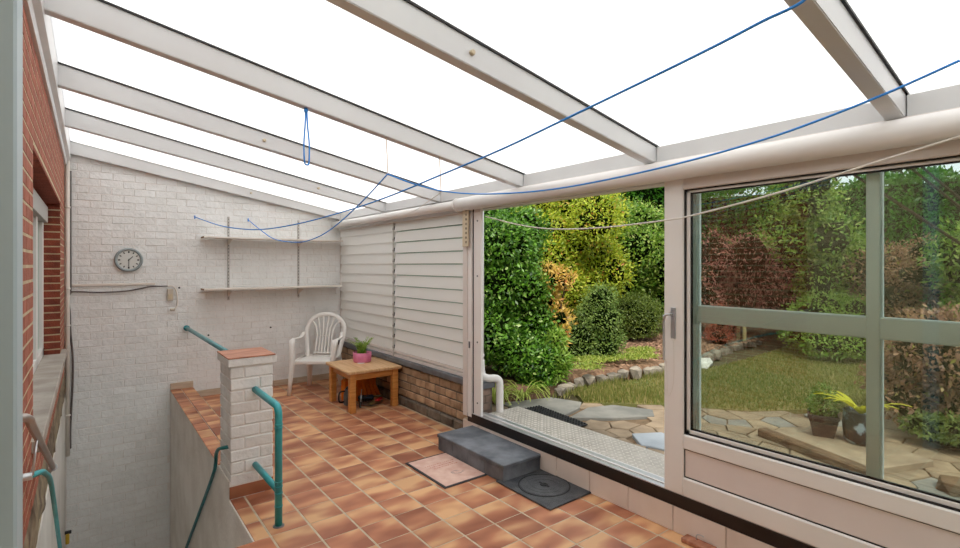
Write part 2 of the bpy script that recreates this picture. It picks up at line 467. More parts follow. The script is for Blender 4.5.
# pit (stairwell) floor and stairs
pit = MB().box(-.5, .8, 5.2, 7.1, -2.05, -1.9, 'grey_render').build('trim_7', None)
tag(pit, 'grey landing at the bottom of the stairwell', None, None, 'structure')
st = empty('staircase', (.27, 3.09, -1.9), 0, 'rendered steps going down into the pit beside the tiled floor', 'stairs')
for k in range(10):
    MB().box(-.44, .47, k*.21, k*.21+.23, 0 if k > 8 else 0, 1.9-.175*(k+1)+.0, 'grey_render', .006).build('step', None, st)

# parapet between pit and floor
par = MB()
par.box(.75, .98, 3.76, YB, -1.95, .118, 'grey_render').box(.748, .765, 3.09, 3.76, -1.95, -.006, 'grey_render')
par = par.build('wall_pit', None)
tag(par, 'low rendered kerb wall along the stairwell, tiled on top', None, None, 'structure')
edge_ = MB().box(-.5, .76, 3.07, 3.085, -1.95, -.002, 'grey_render').build('trim_9', None); tag(edge_, 'rendered riser at the top of the stairwell', None, None, 'structure')
y = YB-.005; k = 0
while y > 4.14:
    y0 = max(y-PY, 4.13)
    for (a, b) in ((.748, .855), (.862, .985)):
        sx = b-a; sy = y-y0-.006
        linked('tile', tile_mesh(sx, sy), par, ((a+b)/2, (y+y0)/2, .1275))
    y = y0

# ------------------------------------------------------------------ back wall
wb = MB().box(-.5, 3.05, YB+.006, YB+.22, -2.05, 3.0, 'white_mortar').build('wall_back', None)
tag(wb, 'white painted brick wall at the far end', None, None, 'structure')
def zb(x): return 2.231+.181*(2.77-x)
brickwork(wb, lambda u, v: (u, YB+.006, v), 0, (-.2, 2.88), (-1.76, 2.9), .205, .0796, .0055, 'white_paint', thick=.03, proud=.005, bev=.0028,
          holes=[(.98, 3, -2, .0), (.745, .98, -2, .13)], key=lambda u, v: u*1.0+max(0, -v)*.5+max(0, v-2.2)*.1, clip=lambda u, v: v > zb(u)+.03, jit=.0022)
# beige skirting tiles at the foot of the back wall
sk = empty('baseboard_back', (0, 0, 0), 0, 'beige stone-look skirting tiles along the foot of the back wall', None, None, 'structure')
for (x0, x1, z0) in [(.748, .985, .13)]+[(.99+.31*k, min(.99+.31*(k+1)-.004, 2.82), .001) for k in range(6)]:
    MB().box(x0, x1, YB-.014, YB, z0, z0+.075, 'skirt_tile', .002).build('tile', None, sk)

# ------------------------------------------------------------------ left wall (red brick house wall) with window
wlft = MB()
for (y0, y1, z0, z1) in ((-1.5, 3.19, -2, 3.0), (6.0, 7.1, -2, 3.0), (3.19, 6.0, -2, .73), (3.19, 6.0, 2.17, 3.0)):
    wlft.box(-.5, XL-.005, y0, y1, z0, z1, 'mortar_cream')
wlft = wlft.build('wall_left', None)
tag(wlft, 'red brick house wall with cream joints and a window', None, None, 'structure')
brickwork(wlft, lambda u, v: (XL-.005, u, v), R(90), (2.05, 6.9), (.46, 2.67), .21, .0667, .014, 'brick_red', thick=.04, proud=.002, bev=.001, rotj=0, jit=.0004, limit=300,
          holes=[(3.19, 6.0, .73, 2.17)], key=lambda u, v: (0 if u < 3.3 or v < .7 else 1)+u*.01, seed=3)
brickwork(wlft, lambda u, v: (XL-.005, u, v), R(90), (1.9, 3.19), (-.6, .46), .21, .0667, .014, 'brick_red', thick=.04, proud=.002, bev=.001, rotj=0, jit=.0004, limit=0, seed=4, name='brick')
# far reveal of the window opening, header bricks facing the camera
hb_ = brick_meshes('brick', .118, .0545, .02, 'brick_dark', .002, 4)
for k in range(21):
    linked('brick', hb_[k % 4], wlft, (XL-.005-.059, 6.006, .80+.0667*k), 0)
# soffit of the opening: thin bricks on edge
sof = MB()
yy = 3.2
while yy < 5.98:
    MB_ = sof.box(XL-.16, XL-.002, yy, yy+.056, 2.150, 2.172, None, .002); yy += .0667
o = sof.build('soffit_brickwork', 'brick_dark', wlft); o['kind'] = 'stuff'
# rubble band below, with ragged lower edge, and white plaster foot
rb = MB(); ns = 60
for j in range(7):
    for i in range(ns+1):
        yv = 2.0+i*(4.9/ns); z = .50-.31*j/6 - (.035*math.sin(i*.9)+.02*math.sin(i*2.3)) * (j/6)
        rb.v.append((XL+rnd.uniform(-.002, .007) if 0 < j < 6 else XL-.01, yv, z-.07*max(0, 3.0-yv)))
for j in range(6):
    for i in range(ns):
        a = j*(ns+1)+i; rb.f.append((a, a+1, a+ns+2, a+ns+1)); rb.m.append(0); rb.sm.append(False)
rb.build('rubble_band', 'rubble', wlft)
MB().box(XL-.003, XL+.004, 3.2, 6.94, -2, .2, 'white_plaster').build('plaster_foot', None, wlft)
# window sill
MB().box(-.36, -.174, 3.1, 6.32, .73, .79, 'sill_stone', .006).build('windowsill', None, wlft)

# house window in the left wall
w3 = empty('window_3', (-.35, 3.19, .79), 0, 'tall white framed house window set into the red brick wall', None, None, 'structure')
def lbox(p, name, x0, x1, y0, y1, z0, z1, mt, bev=.003):
    l_ = p.location
    return MB().box(x0-l_.x, x1-l_.x, y0-l_.y, y1-l_.y, z0-l_.z, z1-l_.z, mt, bev).build(name, None, p)
F3 = -.33
for (n_, a) in (('frame_post', (3.19, 3.26)), ('frame_post', (5.90, 6.0)), ('mullion', (4.55, 4.63)), ('mullion', (5.25, 5.33))):
    lbox(w3, n_, -.38, F3, a[0], a[1], .79, 2.17, 'pvc_white')
lbox(w3, 'frame_rail', -.38, F3, 3.19, 6.0, .79, .86, 'pvc_white')
lbox(w3, 'shutter_box', -.38, F3+.03, 3.19, 5.99, 1.98, 2.12, 'roller_grey')
lbox(w3, 'glass_pane', -.36, -.355, 3.19, 6.0, .84, 2.1, 'glass_dark', 0)
lbox(w3, 'curtain', -.44, -.43, 3.19, 6.0, .79, 2.17, 'curtain', 0)

# end wall behind the camera and side closing pieces
wf = MB().box(-.5, 3.05, -1.7, -1.5, -2, 3.2, 'white_plaster').build('wall_front', None)
tag(wf, 'plain white wall behind the viewpoint', None, None, 'structure')

# grey door post right beside the camera
dp = MB().box(-.2, -.0875, 1.03, 1.12, -.005, 3.0, None, .004).build('trim_1', 'door_post')
tag(dp, 'grey-blue door post close to the viewpoint along the left edge', None, None, 'structure')

# wall plate under the roof along the left wall
wp = MB()
wp.extrude_profile([(XL-.03, 2.655), (XL+.012, 2.655), (XL+.018, 2.67), (XL+.018, 2.70), (XL+.045, 2.715), (XL+.045, 2.94), (XL-.03, 2.94)], 'y', -1.5, YB, 'beam_white')
wp = wp.build('trim_2', None); tag(wp, 'white wall plate carrying the roof along the brick wall', None, None, 'structure')

# ------------------------------------------------------------------ roof
roof = empty('ceiling', (0, 0, 0), 0, 'lean-to roof of white aluminium rafters and milky corrugated panels', None, None, 'structure')
sl = math.atan(.181)
def zt(x): return zb(x)+.102+.012*(2.77-x)
def rafter(y, w=.068, h=.092, name='rafter'):
    b = MB()
    x0, x1 = -.19, 2.80
    def prof(a, c, e, f, mt):
        b.extrude_profile([(x0, zb(x0)+a), (x1, zb(x1)+a), (x1, (zt(x1) if c == h else zb(x1)+c)), (x0, (zt(x0) if c == h else zb(x0)+c))], 'y', e, f, mt)
    prof(0.0, .004, y+.003, y+w-.003, 'beam_white'); prof(.004, h, y, y+w, 'beam_white')
    o = b.build(name, None, roof)
    g = MB(); g.extrude_profile([(x0, zt(x0)), (x1, zt(x1)), (x1, zt(x1)+.010), (x0, zt(x0)+.010)], 'y', y-.010, y+w+.004, 'black_rubber')
    g.build('gasket', None, o)
    return o
RY = [-.62, .60, 1.81, 3.02, 4.24, 5.43, 6.66]
RO = {}
for yv in RY[:-1]: RO[yv] = rafter(yv)
RO[6.66] = rafter(6.862, .07, .092); RO[6.66].location = (0, 0, .016)
ys = [-1.5]+[v+.034 for v in RY[:-1]]+[YB]
for a, b in zip(ys[:-1], ys[1:]):
    g = MB(); g.extrude_profile([(-.22, zt(-.22)+.0105), (2.86, zt(2.86)+.0105), (2.86, zt(2.86)+.0165), (-.22, zt(-.22)+.0165)], 'y', a+.004, b-.004, 'polycarbonate')
    g.build('roof_panel', None, roof)
# small caps on rafters
def cap_on(y, x, up=.06, r=.013):
    M = Matrix.Rotation(R(90), 4, 'X')
    return MB().lathe([(r, 0), (r, .012), (r*.7, .018)], x, y, zb(x)+up, 14, 'beige_plastic', M)
cap_on(1.81, 1.35).build('hook_cap', None, RO[1.81]); pass
cap_on(4.24, 1.10).build('hook_cap', None, RO[4.24]); cap_on(5.43, 1.97).build('hook_cap', None, RO[5.43])
cap_on(6.862, 1.62).build('hook_cap', None, RO[6.66])
# lower beam at the eaves with the sections between rafters
eb = MB().box(2.80, 2.90, -1.5, YB, 2.10, 2.333, 'beam_white', .004)
eb = eb.build('trim_3', None); tag(eb, 'white eaves beam above the sliding doors and louvres', None, None, 'structure')
for a, b in zip(RY[:-1], RY[1:]):
    MB().box(2.772, 2.80, a+.072, b-.004, 2.23, 2.33, 'beam_white', .003).build('infill_piece', None, eb)

# header boards above door leaf
hd = MB()
hd.box(2.775, 2.86, -1.5, 3.70, 2.126, 2.235, 'pvc_shade', .008).box(2.762, 2.80, -1.5, 3.70, 2.150, 2.172, 'pvc_shade', .006).box(2.758, 2.80, -1.5, 3.70, 2.19, 2.235, 'pvc_shade', .006)
hd = hd.build('trim_4', None); tag(hd, 'stepped white header rail above the sliding door', None, None, 'structure')

# roller tubes
t1 = MB().tube([(2.735, 3.86, 2.165), (2.735, YB-.02, 2.165)], .044, 20, 'pvc_white').build('roller_tube', None)
tag(t1, 'slim white tube running above the louvre panels', 'pipe')
for yy_ in (4.4, 5.6, 6.7): MB().box(2.735, 2.80, yy_, yy_+.02, 2.15, 2.18, 'pvc_white', .003).build('bracket', None, t1)
t2 = MB().tube([(2.715, -1.2, 2.158), (2.715, 3.84, 2.158)], .060, 24, 'pvc_white')
t2 = t2.build('gutter_pipe', None); tag(t2, 'thick white pipe above the sliding doors', 'pipe')
MB().tube([(2.715, 3.845, 2.158), (2.715, 3.858, 2.158)], .066, 24, 'pvc_white').build('end_cap', None, t2)
for yy_ in (.2, 1.74, 3.4): MB().box(2.715, 2.80, yy_, yy_+.02, 2.17, 2.2, 'pvc_white', .003).build('bracket', None, t2)

# ------------------------------------------------------------------ right side: low brick wall with louvres
XW = 2.83
wr = MB().box(XW+.006, 3.0, 3.86, 7.1, -.2, .455, 'mortar_grey').build('wall_right', None)
tag(wr, 'low wall of tan bricks with dark joints under the louvres', None, None, 'structure')
n = brickwork(wr, lambda u, v: (XW+.006, YB-u, v), R(-90), (0, 3.08), (.105, .45), .193, .086, .012, 'brick_tan', thick=.05, proud=.008, bev=.006, limit=200, seed=8, jit=.003)
brickwork(wr, lambda u, v: (XW-.012, YB-u, v), R(-90), (0, 3.08), (.0, .1), .24, .1, .012, 'brick_grime', thick=.05, proud=.008, bev=.01, limit=40, seed=9, jit=.004)
MB().box(XW-.008, 3.0, 3.862, YB, -.05, .096, 'mortar_grey').build('plinth', None, wr)
# outside pier face seen beyond the jamb
MB().box(2.86, 3.0, 3.70, 3.86, -.1, .45, 'mortar_grey').build('pier_core', None, wr)
brickwork(wr, lambda u, v: (2.86+u, 3.70, v), 0, (0, .14), (.1, .45), .13, .07, .008, 'brick_pier', thick=.03, proud=.006, bev=.003, limit=40, seed=11)
brickwork(wr, lambda u, v: (3.0, 3.70+u, v), R(90), (0, .16), (.1, .45), .13, .07, .008, 'brick_pier', thick=.03, proud=.006, bev=.003, limit=40, seed=12)
MB().box(2.86, 3.02, 3.67, 3.9, .45, .50, 'slate_sill', .006).build('pier_cap', None, wr)
for k in range(4):
    a = 3.852+k*.772
    MB().box(2.795, 3.0, a, a+.768, .465, .525, 'slate_sill', .006).build('sill_slab', None, wr)

# louvre windows
w2 = empty('window_2', (2.86, 3.85, .52), 0, 'two side-by-side panels of wide white louvre slats above the low brick wall', None, None, 'structure')
lbox(w2, 'frame_post', 2.815, 2.90, 5.313, 5.327, .525, 2.15, 'rail_grey')
lbox(w2, 'frame_rail', 2.83, 2.90, 3.85, YB, 2.09, 2.16, 'pvc_shade')
lbox(w2, 'frame_rail', 2.83, 2.90, 3.85, YB, .525, .56, 'pvc_shade')
lbox(w2, 'frame_rail', 2.825, 2.87, 3.85, YB, .575, .60, 'pvc_shade')
lbox(w2, 'frame_post', 2.83, 2.90, YB-.03, YB, .525, 2.15, 'pvc_shade')
for k in range(12):
    zc = .605+.1262*k
    for (a, b, hh) in ((3.86, 5.297, .117), (5.343, YB-.03, .130)):
        o = MB().box(-.0035, .0035, 0, b-a, 0, hh, 'louvre_plastic', .002).build('slat', None, w2)
        o.location = (2.825-2.86, a-3.85, zc-.52); o.rotation_euler = (0, R(9), 0)
        ya_, yb2 = (b-a+.001, b-a+.014) if a < 5 else (-.014, -.001)
        MB().box(-.010, .016, ya_, yb2, .02, .06, 'black_plastic' if a < 5 else 'alu_dark', .002).build('clip', None, o)
        if a < 5: MB().box(.002, .006, .0, b-a-.02, hh, .1275, 'glass_edge').build('glass_edge', None, o)

# ------------------------------------------------------------------ door frame, sill, leaves
jb = empty('trim_5', (2.77, 3.6, .235), 0, 'white door jamb posts between louvres and opening', None, None, 'structure')
lbox(jb, 'post', 2.77, 2.86, 3.713, 3.775, .20, 2.14, 'pvc_white', .004)
lbox(jb, 'post', 2.765, 2.86, 3.778, 3.845, .20, 2.14, 'pvc_shade', .004)
lbox(jb, 'post', 2.775, 2.80, 3.579, 3.687, .235, 2.13, 'pvc_white', .003)
lbox(jb, 'gap_strip', 2.785, 2.84, 3.687, 3.713, .235, 2.13, 'black_rubber', 0)  # black strip filling the gap between the posts
for z in (.35, .9, 1.5, 2.0):
    M = Matrix.Rotation(R(-90), 4, 'Y')
    MB().lathe([(.008, 0), (.008, .004), (.004, .006)], 2.775-2.77, 3.63-3.6, z-.235, 10, 'alu_dark', M).build('screw', None, jb)
MB().box(-.004, .0, 3.735-3.6, 3.755-3.6, .9-.3, .96-.3, 'alu_dark').build('latch_plate', None, jb)

sill = empty('trim_6', (2.77, 0, .15), 0, 'door threshold with black edge, aluminium tracks and pale chequer plate', None, None, 'structure')
lbox(sill, 'black_edge', 2.772, 2.80, -1.5, 3.78, .155, .235, 'dark_brown', .003)
lbox(sill, 'sill_core', 2.80, 3.0, -1.5, 3.69, .0, .215, 'alu_dark', 0)
lbox(sill, 'track', 2.772, 2.812, -1.5, 3.70, .236, .243, 'alu', .001)
lbox(sill, 'track', 2.826, 2.838, -1.5, 3.66, .215, .245, 'pvc_white', .001)
lbox(sill, 'track', 2.846, 2.892, -1.5, 3.66, .215, .243, 'alu', .001)
lbox(sill, 'track', 2.897, 2.907, -1.5, 3.62, .215, .240, 'pvc_white', .001)
lbox(sill, 'groove', 2.907, 2.935, -1.5, 3.62, .215, .222, 'black_rubber', 0)
lbox(sill, 'chequer_plate', 2.935, 3.30, -1.5, 3.665, .20, .225, 'checker_plate', .002)
ch = MB()
for i in range(9):
    for j in range(96):
        y = 3.63-j*.040; x = 2.955+i*.040
        a = R(45) if (i+j) % 2 else R(-45); cx, sx_ = math.cos(a), math.sin(a)
        L_, W_ = .016, .0055
        q = [(-L_, 0), (0, -W_), (L_, 0), (0, W_)]
        vs = [(x-2.77+cx*p-sx_*w, y+sx_*p+cx*w, .0752) for p, w in q]+[(x-2.77, y, .0805)]
        ch._add(vs, [(0, 1, 4), (1, 2, 4), (2, 3, 4), (3, 0, 4)])
o = ch.build('chequer_pattern', 'plate_stud', sill); o['kind'] = 'stuff'

# beige base tiles beneath the threshold
bb = MB().box(2.785, 2.96, -1.5, 3.86, -.05, .16, 'grout').build('baseboard_right', None)
tag(bb, 'large beige tiles lining the riser beneath the door threshold', None, None, 'structure')
y = 3.935
for k in range(14):
    linked('tile', MB().box(-.008, .008, -.158, .158, -.077, .077, None, .002).mesh('tile', 'base_tile') if k == 0 else bb.children[0].data, bb, (2.782, y-.160, .078)); y -= .320
_t = bb.children[0]; _t.scale = (1, .74, 1); _t.location.y = 3.737

# door_1: sliding leaf
d1 = empty('door_1', (2.77, 1.75, .235), 0, 'white sliding door leaf with large pane and solid bottom panel', None, None, 'structure')
Y0, Y1 = -.55, 1.752
SF = .125
lbox(d1, 'stile', 2.77, 2.835, Y1-SF, Y1, .237, 2.125, 'pvc_white', .006)
lbox(d1, 'stile', 2.77, 2.835, Y0, Y0+SF, .237, 2.125, 'pvc_white', .006)
lbox(d1, 'top_rail', 2.77, 2.835, Y0+SF, Y1-SF, 2.045, 2.125, 'pvc_shade', .006)
lbox(d1, 'mid_rail', 2.77, 2.835, Y0+SF, Y1-SF, .515, .600, 'pvc_white', .006)
lbox(d1, 'bottom_rail', 2.77, 2.835, Y0+SF, Y1-SF, .237, .345, 'pvc_white', .006)
for (za, zc) in ((.600, 2.045), (.345, .515)):
    g = MB(); w = .006
    ya, yb_ = Y0+SF, Y1-SF
    for (p0, p1, q0, q1) in ((ya, yb_, za, za+w), (ya, yb_, zc-w, zc), (ya, ya+w, za, zc), (yb_-w, yb_, za, zc)):
        g.box(.014, .045, p0-1.75, p1-1.75, q0-.235, q1-.235, 'black_rubber')
    g.build('gasket', None, d1)
lbox(d1, 'panel', 2.785, 2.825, Y0+SF+.004, Y1-SF-.004, .351, .510, 'pvc_panel', .002)
for (za, zc) in ((.606, 2.039),):   # inner glazing bead
    g = MB(); w = .022; ya, yb_ = Y0+SF+.006, Y1-SF-.006
    for (p0, p1, q0, q1) in ((ya, yb_, za, za+w), (ya, yb_, zc-w*.6, zc), (ya, ya+w, za, zc), (yb_-w, yb_, za, zc)):
        g.box(.028, .05, p0-1.75, p1-1.75, q0-.235, q1-.235, 'pvc_white', .002)
    g.build('glazing_bead', None, d1)
    g = MB(); w2_ = .030
    for (p0, p1, q0, q1) in ((ya+w, yb_-w, za+w, za+w2_), (ya+w, yb_-w, zc-w2_*.7, zc-w*.6), (ya+w, ya+w2_, za, zc), (yb_-w2_, yb_-w, za, zc)):
        g.box(.034, .048, p0-1.75, p1-1.75, q0-.235, q1-.235, 'black_rubber')
    g.build('gasket', None, d1)
lbox(d1, 'glass_pane', 2.808, 2.814, Y0+SF, Y1-SF, .60, 2.045, 'glass', 0)
# handle: plate, neck and long lever
hp = lbox(d1, 'handle_plate', 2.762, 2.772, 1.672, 1.703, 1.16, 1.345, 'alu', .002)
h = MB().tube([(2.764-2.77, 1.69-1.75, 1.305-.235), (2.725-2.77, 1.70-1.75, 1.305-.235), (2.722-2.77, 1.715-1.75, 1.30-.235), (2.722-2.77, 1.722-1.75, 1.27-.235)], .008, 10, 'alu').build('handle', None, d1)
MB().box(-.054, -.042, 1.716-1.75, 1.728-1.75, 1.03-.235, 1.30-.235, 'alu', .003).build('grip', None, h)
MB().tube(smooth_pts([(-.006, -.062, .93), (-.008, -.07, .80), (-.008, -.066, .66), (-.010, -.045, .585), (-.010, -.03, .60), (-.012, -.026, .72), (-.03, -.03, .80)]), .0018, 6, 'rope_white').build('cord', None, h)

# window_1: fixed outer frame with transom and mullion, seen through the leaf
w1 = empty('window_1', (2.90, 1.6, .235), 0, 'fixed white window frame with transom and mullion outside the sliding door', None, None, 'structure')
lbox(w1, 'stile', 2.87, 2.93, 1.60, 1.72, .237, 2.12, 'pvc_bright', .004)
lbox(w1, 'mullion', 2.866, 2.934, .712, .765, .60, 2.06, 'pvc_bright', .004)
lbox(w1, 'transom', 2.87, 2.93, -.6, 1.60, 1.258, 1.358, 'pvc_bright', .006)
lbox(w1, 'bottom_rail', 2.87, 2.93, -.6, 1.60, .50, .60, 'pvc_bright', .006)
lbox(w1, 'panel', 2.88, 2.92, -.6, 1.60, .24, .50, 'pvc_panel', .002)
lbox(w1, 'top_rail', 2.87, 2.93, -.6, 1.60, 2.05, 2.12, 'pvc_bright', .004)
for (a, b, c_, d_) in ((-.6, .712, .60, 1.258), (.765, 1.6, .60, 1.258), (-.6, .712, 1.358, 2.05), (.765, 1.6, 1.358, 2.05)):
    lbox(w1, 'glass_pane', 2.90, 2.905, a, b, c_, d_, 'glass', 0)
# side closing wall right of the leaves
MB().box(2.80, 3.0, -1.5, -.6, 0, 2.3, 'pvc_white').build('end_panel', None, sill, (-2.77, 0, -.15))

# ------------------------------------------------------------------ pillar
pl = empty('brick_pillar', (.895, 3.93, 0), 0, 'square white painted brick pillar with terracotta cap at the stairwell edge', 'pillar')
MB().box(-.133, .133, -.165, .165, .0, .915, 'white_mortar').build('core', None, pl)
MB().box(-.145, .141, -.171, -.150, .001, .087, 'floor_tile', .002).build('skirting_tile', None, pl)
MB().box(.127, .147, -.15, .17, .001, .087, 'floor_tile', .002).build('skirting_tile', None, pl)
ms = {}
for k in range(10):
    z = .087+.0815*k+.039
    for fy in (-1, 1):
        a = (.187, .085) if (k % 2 == 0) else (.085, .187)
        x = -.139
        for ln in a:
            key_ = (ln, rnd.randrange(3))
            if key_ not in ms: 
                b = MB().box(-ln/2, ln/2, -.052, .052, -.038, .038, None, .006); b.v = [(p[0]+rnd.uniform(-.002, .002), p[1]+rnd.uniform(-.002, .002), p[2]+rnd.uniform(-.002, .002)) for p in b.v]; ms[key_] = b.mesh('brick', 'white_paint')
            linked('brick', ms[key_], pl, (x+ln/2, fy*.120, z), rnd.uniform(-.012, .012)); x += ln+.006
    for sx_ in (-1, 1):
        key_ = ('m', rnd.randrange(3))
        if key_ not in ms: ms[key_] = MB().box(-.052, .052, -.064, .064, -.038, .038, None, .006).mesh('brick', 'white_paint')
        linked('brick', ms[key_], pl, (sx_*.087, 0, z), 0)
MB().box(-.155, .163, -.185, .185, .904, .958, 'white_paint', .004).build('cap_slab', None, pl)
MB().box(-.158, .155, -.187, .187, .958, .968, 'cap_terracotta', .003).build('cap_tile', None, pl)

# teal handrails
hr = empty('handrail', (.915, 3.205, 0), 0, 'bright teal tube rail bent down to the tiles in front of the pillar', 'handrail')
arc = [(0, 0, .68)]+[(0, .05*(1-math.cos(R(a))), .68+.05*math.sin(R(a))) for a in (20, 40, 60, 75, 90)]
MB().tube([(0, 0, .0), (0, 0, .68)]+arc[1:]+[(0, .56, .73)], .022, 14, 'teal').build('tube', None, hr)
MB().tube([(0, 0, .215), (0, .56, .205)], .020, 14, 'teal').build('crossbar', None, hr)
for z in (.24, .27, .62, .60, .20, .12): MB().tube([(0, 0, z), (0, 0, z+.008)], .0245, 14, 'teal').build('collar', None, hr)
MB().lathe([(.034, 0), (.034, .004), (.024, .006)], 0, 0, .0, 16, 'alu_dark').build('floor_flange', None, hr)
hb = MB().tube([(.915, 4.1, .872), (.915, 6.92, .846)], .021, 14, 'teal_pale').build('handrail', None)
tag(hb, 'straight pale teal rail running from pillar top back to the white wall', 'handrail')
MB().tube([(.915, 6.90, .846), (.915, YB, .846)], .033, 14, 'teal').build('wall_flange', None, hb)
# teal hose by the pillar going down in the pit
hs = MB().tube(smooth_pts([(.775, 3.85, .335), (.735, 3.86, .332), (.72, 3.95, .30), (.722, 4.05, .24), (.726, 4.10, .15), (.728, 4.22, .02), (.728, 4.79, -.47), (.728, 5.58, -1.14), (.728, 6.2, -1.7)], 6), .0125, 10, 'teal_dark').build('handrail', None)
tag(hs, 'thin dark teal rail bending from the pillar side down along the stairwell', 'handrail')

# metal handrail at left wall
ml = empty('handrail', (-.146, 2.0, 1.15), 0, 'brownish metal stair rail with rounded end on the red brick wall', 'handrail')
MB().tube([(-.075, .0, -.005), (-.03, .02, -.003), (-.008, .035, -.008), (.0, .055, -.02), (.0, .09, -.04), (.0, 1.30, -.560)], .0125, 14, 'handrail_metal').build('tube', None, ml)
MB().tube([(.0, 1.298, -.559), (.0, 1.315, -.567)], .018, 14, 'alu').build('end_cap', None, ml)
MB().tube([(-.075, .30, -.27), (-.01, .30, -.27)], .013, 12, 'alu').build('wall_bracket', None, ml)
MB().tube([(-.01, .30, -.27), (.0, .32, -.155)], .004, 8, 'alu').build('bracket_arm', None, ml)
th = MB().tube(smooth_pts([(-.20, 2.30, .875), (-.16, 2.33, .872), (-.14, 2.42, .85), (-.14, 2.62, .78), (-.14, 2.965, .633), (-.14, 3.333, .362), (-.14, 3.87, -.069), (-.14, 5.0, -.98)], 6), .010, 10, 'teal')
th = th.build('handrail', None); tag(th, 'thin bright teal rail on the left brick wall beneath the metal rail', 'handrail')

# ------------------------------------------------------------------ back wall fittings
def shelf_unit():
    s = empty('wall_shelf', (2.0, YB-.001, 1.3), 0, 'white wall shelf unit with two long boards on slotted uprights', 'shelf')
    for x in (-.627, .24):
        u = MB().box(x-.012, x+.012, -.014, 0, -.14, .905, 'rail_grey', .002).build('upright', None, s)
        sl_ = MB()
        for k in range(25): sl_.box(x-.005, x+.005, -.0155, -.013, -.12+k*.041, -.105+k*.041, 'alu_dark')
        o = sl_.build('slots', None, u); o['kind'] = 'stuff'
        for z in (-.012, .625):
            MB().extrude_profile([(-.012, z), (-.20, z), (-.20, z-.012), (-.012, z-.075)], 'x', x-.006, x+.006, 'shelf_white').build('bracket', None, s)
    for z, x0, x1 in ((0.008, -.935, .765), (.632, -.935, .78)):
        b = MB().box(x0, x1, -.235, -.018, z-.010, z+.010, 'shelf_white', .002).build('shelf_board', None, s)
        MB().box(x0-.002, x0+.001, -.233, -.02, z-.008, z+.008, 'shelf_edge').build('worn_end', None, b)
    return s
shelf_unit()
ck = empty('wall_clock', (.345, YB-.002, 1.657), 0, 'round grey-rimmed wall clock with dashes showing half past one', 'clock')
MX = Matrix.Rotation(R(90), 4, 'X')
MB().lathe([(.128, 0), (.135, .01), (.135, .03), (.128, .038), (.108, .038), (.104, .028)], 0, 0, 0, 40, 'clock_rim', MX).build('rim', None, ck)
MB().lathe([(.108, 0), (.108, .03)], 0, 0, 0, 40, 'clock_face', MX).build('face', None, ck)
for k in range(12):
    a = PI/6*k; M = Matrix.Translation((math.sin(a)*.088, -.0312, math.cos(a)*.088)) @ Matrix.Rotation(a, 4, 'Y')
    w = .0055 if k % 3 else .0075
    MB().box(-w, w, -.001, .001, -.010, .010, 'clock_black', 0, M).build('hour_mark', None, ck)
for a, L_, w in ((R(45), .055, .0035), (R(180), .082, .0028)):
    M = Matrix.Translation((0, -.0335, 0)) @ Matrix.Rotation(a, 4, 'Y')
    MB().box(-w, w, -.001, .001, -.012, L_, 'clock_black', 0, M).build('hand', None, ck)
MB().lathe([(.006, .03), (.006, .037)], 0, 0, 0, 12, 'clock_black', MX).build('hub', None, ck)

cd = MB().box(-.168, .60, YB-.016, YB-.002, 1.368, 1.395, 'conduit_white', .003).box(-.19, -.165, YB-.03, YB-.002, 1.36, 1.42, 'conduit_white', .004).build('cable_duct', None)
tag(cd, 'narrow white cable duct running below the clock', 'duct')
c1 = MB().tube(smooth_pts([(-.175, YB-.03, 1.30), (-.14, YB-.02, 1.315), (.08, YB-.018, 1.30), (.3, YB-.018, 1.305), (.45, YB-.018, 1.33), (.55, YB-.018, 1.352), (.62, YB-.018, 1.353), (.72, YB-.018, 1.352)]), .008, 8, 'cable_dark').build('cable', None)
tag(c1, 'dark cable sagging under the duct to the small socket', 'cable')
c2 = MB().tube(smooth_pts([(.72, YB-.018, 1.352), (.77, YB-.018, 1.35), (.805, YB-.018, 1.30), (.82, YB-.018, 1.2), (.815, YB-.018, 1.12), (.79, YB-.02, 1.085)]), .007, 8, 'conduit_white').build('cable', None)
tag(c2, 'short white cable looping down beside the small socket', 'cable')
MB().box(.745, .795, YB-.04, YB-.004, 1.06, 1.09, 'socket_beige', .006).build('plug', None, c2)
sb = MB().box(.715, .775, YB-.035, YB-.001, 1.18, 1.32, None, .004).build('junction_box', 'socket_beige'); tag(sb, 'small beige box on the white wall below the clock cable', 'switch box')
MB().box(.725, .765, YB-.038, YB-.034, 1.20, 1.26, 'beige_plastic', .002).build('rocker', None, sb)
c3 = MB().tube(smooth_pts([(-.165, YB-.03, 2.6), (-.165, YB-.03, 1.8), (-.165, YB-.03, 1.33), (-.185, YB-.035, 1.28), (-.17, YB-.04, 1.1), (-.165, YB-.03, .9), (-.145, YB-.03, .6), (-.148, YB-.03, .3), (-.165, YB-.03, -.1), (-.165, YB-.03, -.35)]), .010, 8, 'cable_dark').build('cable', None)
tag(c3, 'dark cable hanging down the corner between brick and white wall', 'cable')
dpz = MB().tube([(-.188, YB-.05, 2.72), (-.188, YB-.05, -.42)], .020, 12, 'conduit_white')
dpz = dpz.build('corner_pipe', None); tag(dpz, 'thin white pipe in the corner of brick and white walls', 'pipe')
for z in (1.34, .95, 2.2, 0.0): MB().tube([(-.188, YB-.05, z), (-.188, YB-.05, z+.02)], .025, 12, 'conduit_white').build('pipe_clip', None, dpz)
yh = MB().box(-.185, -.155, 6.2, 6.24, -1.06, -.96, None, .006).build('clamp', 'yellow_plastic'); tag(yh, 'small yellow clamp low in the left corner of the stairwell', 'clamp')
MB().box(-.19, -.14, 6.205, 6.235, -.965, -.94, 'black_plastic', .003).build('jaw', None, yh)
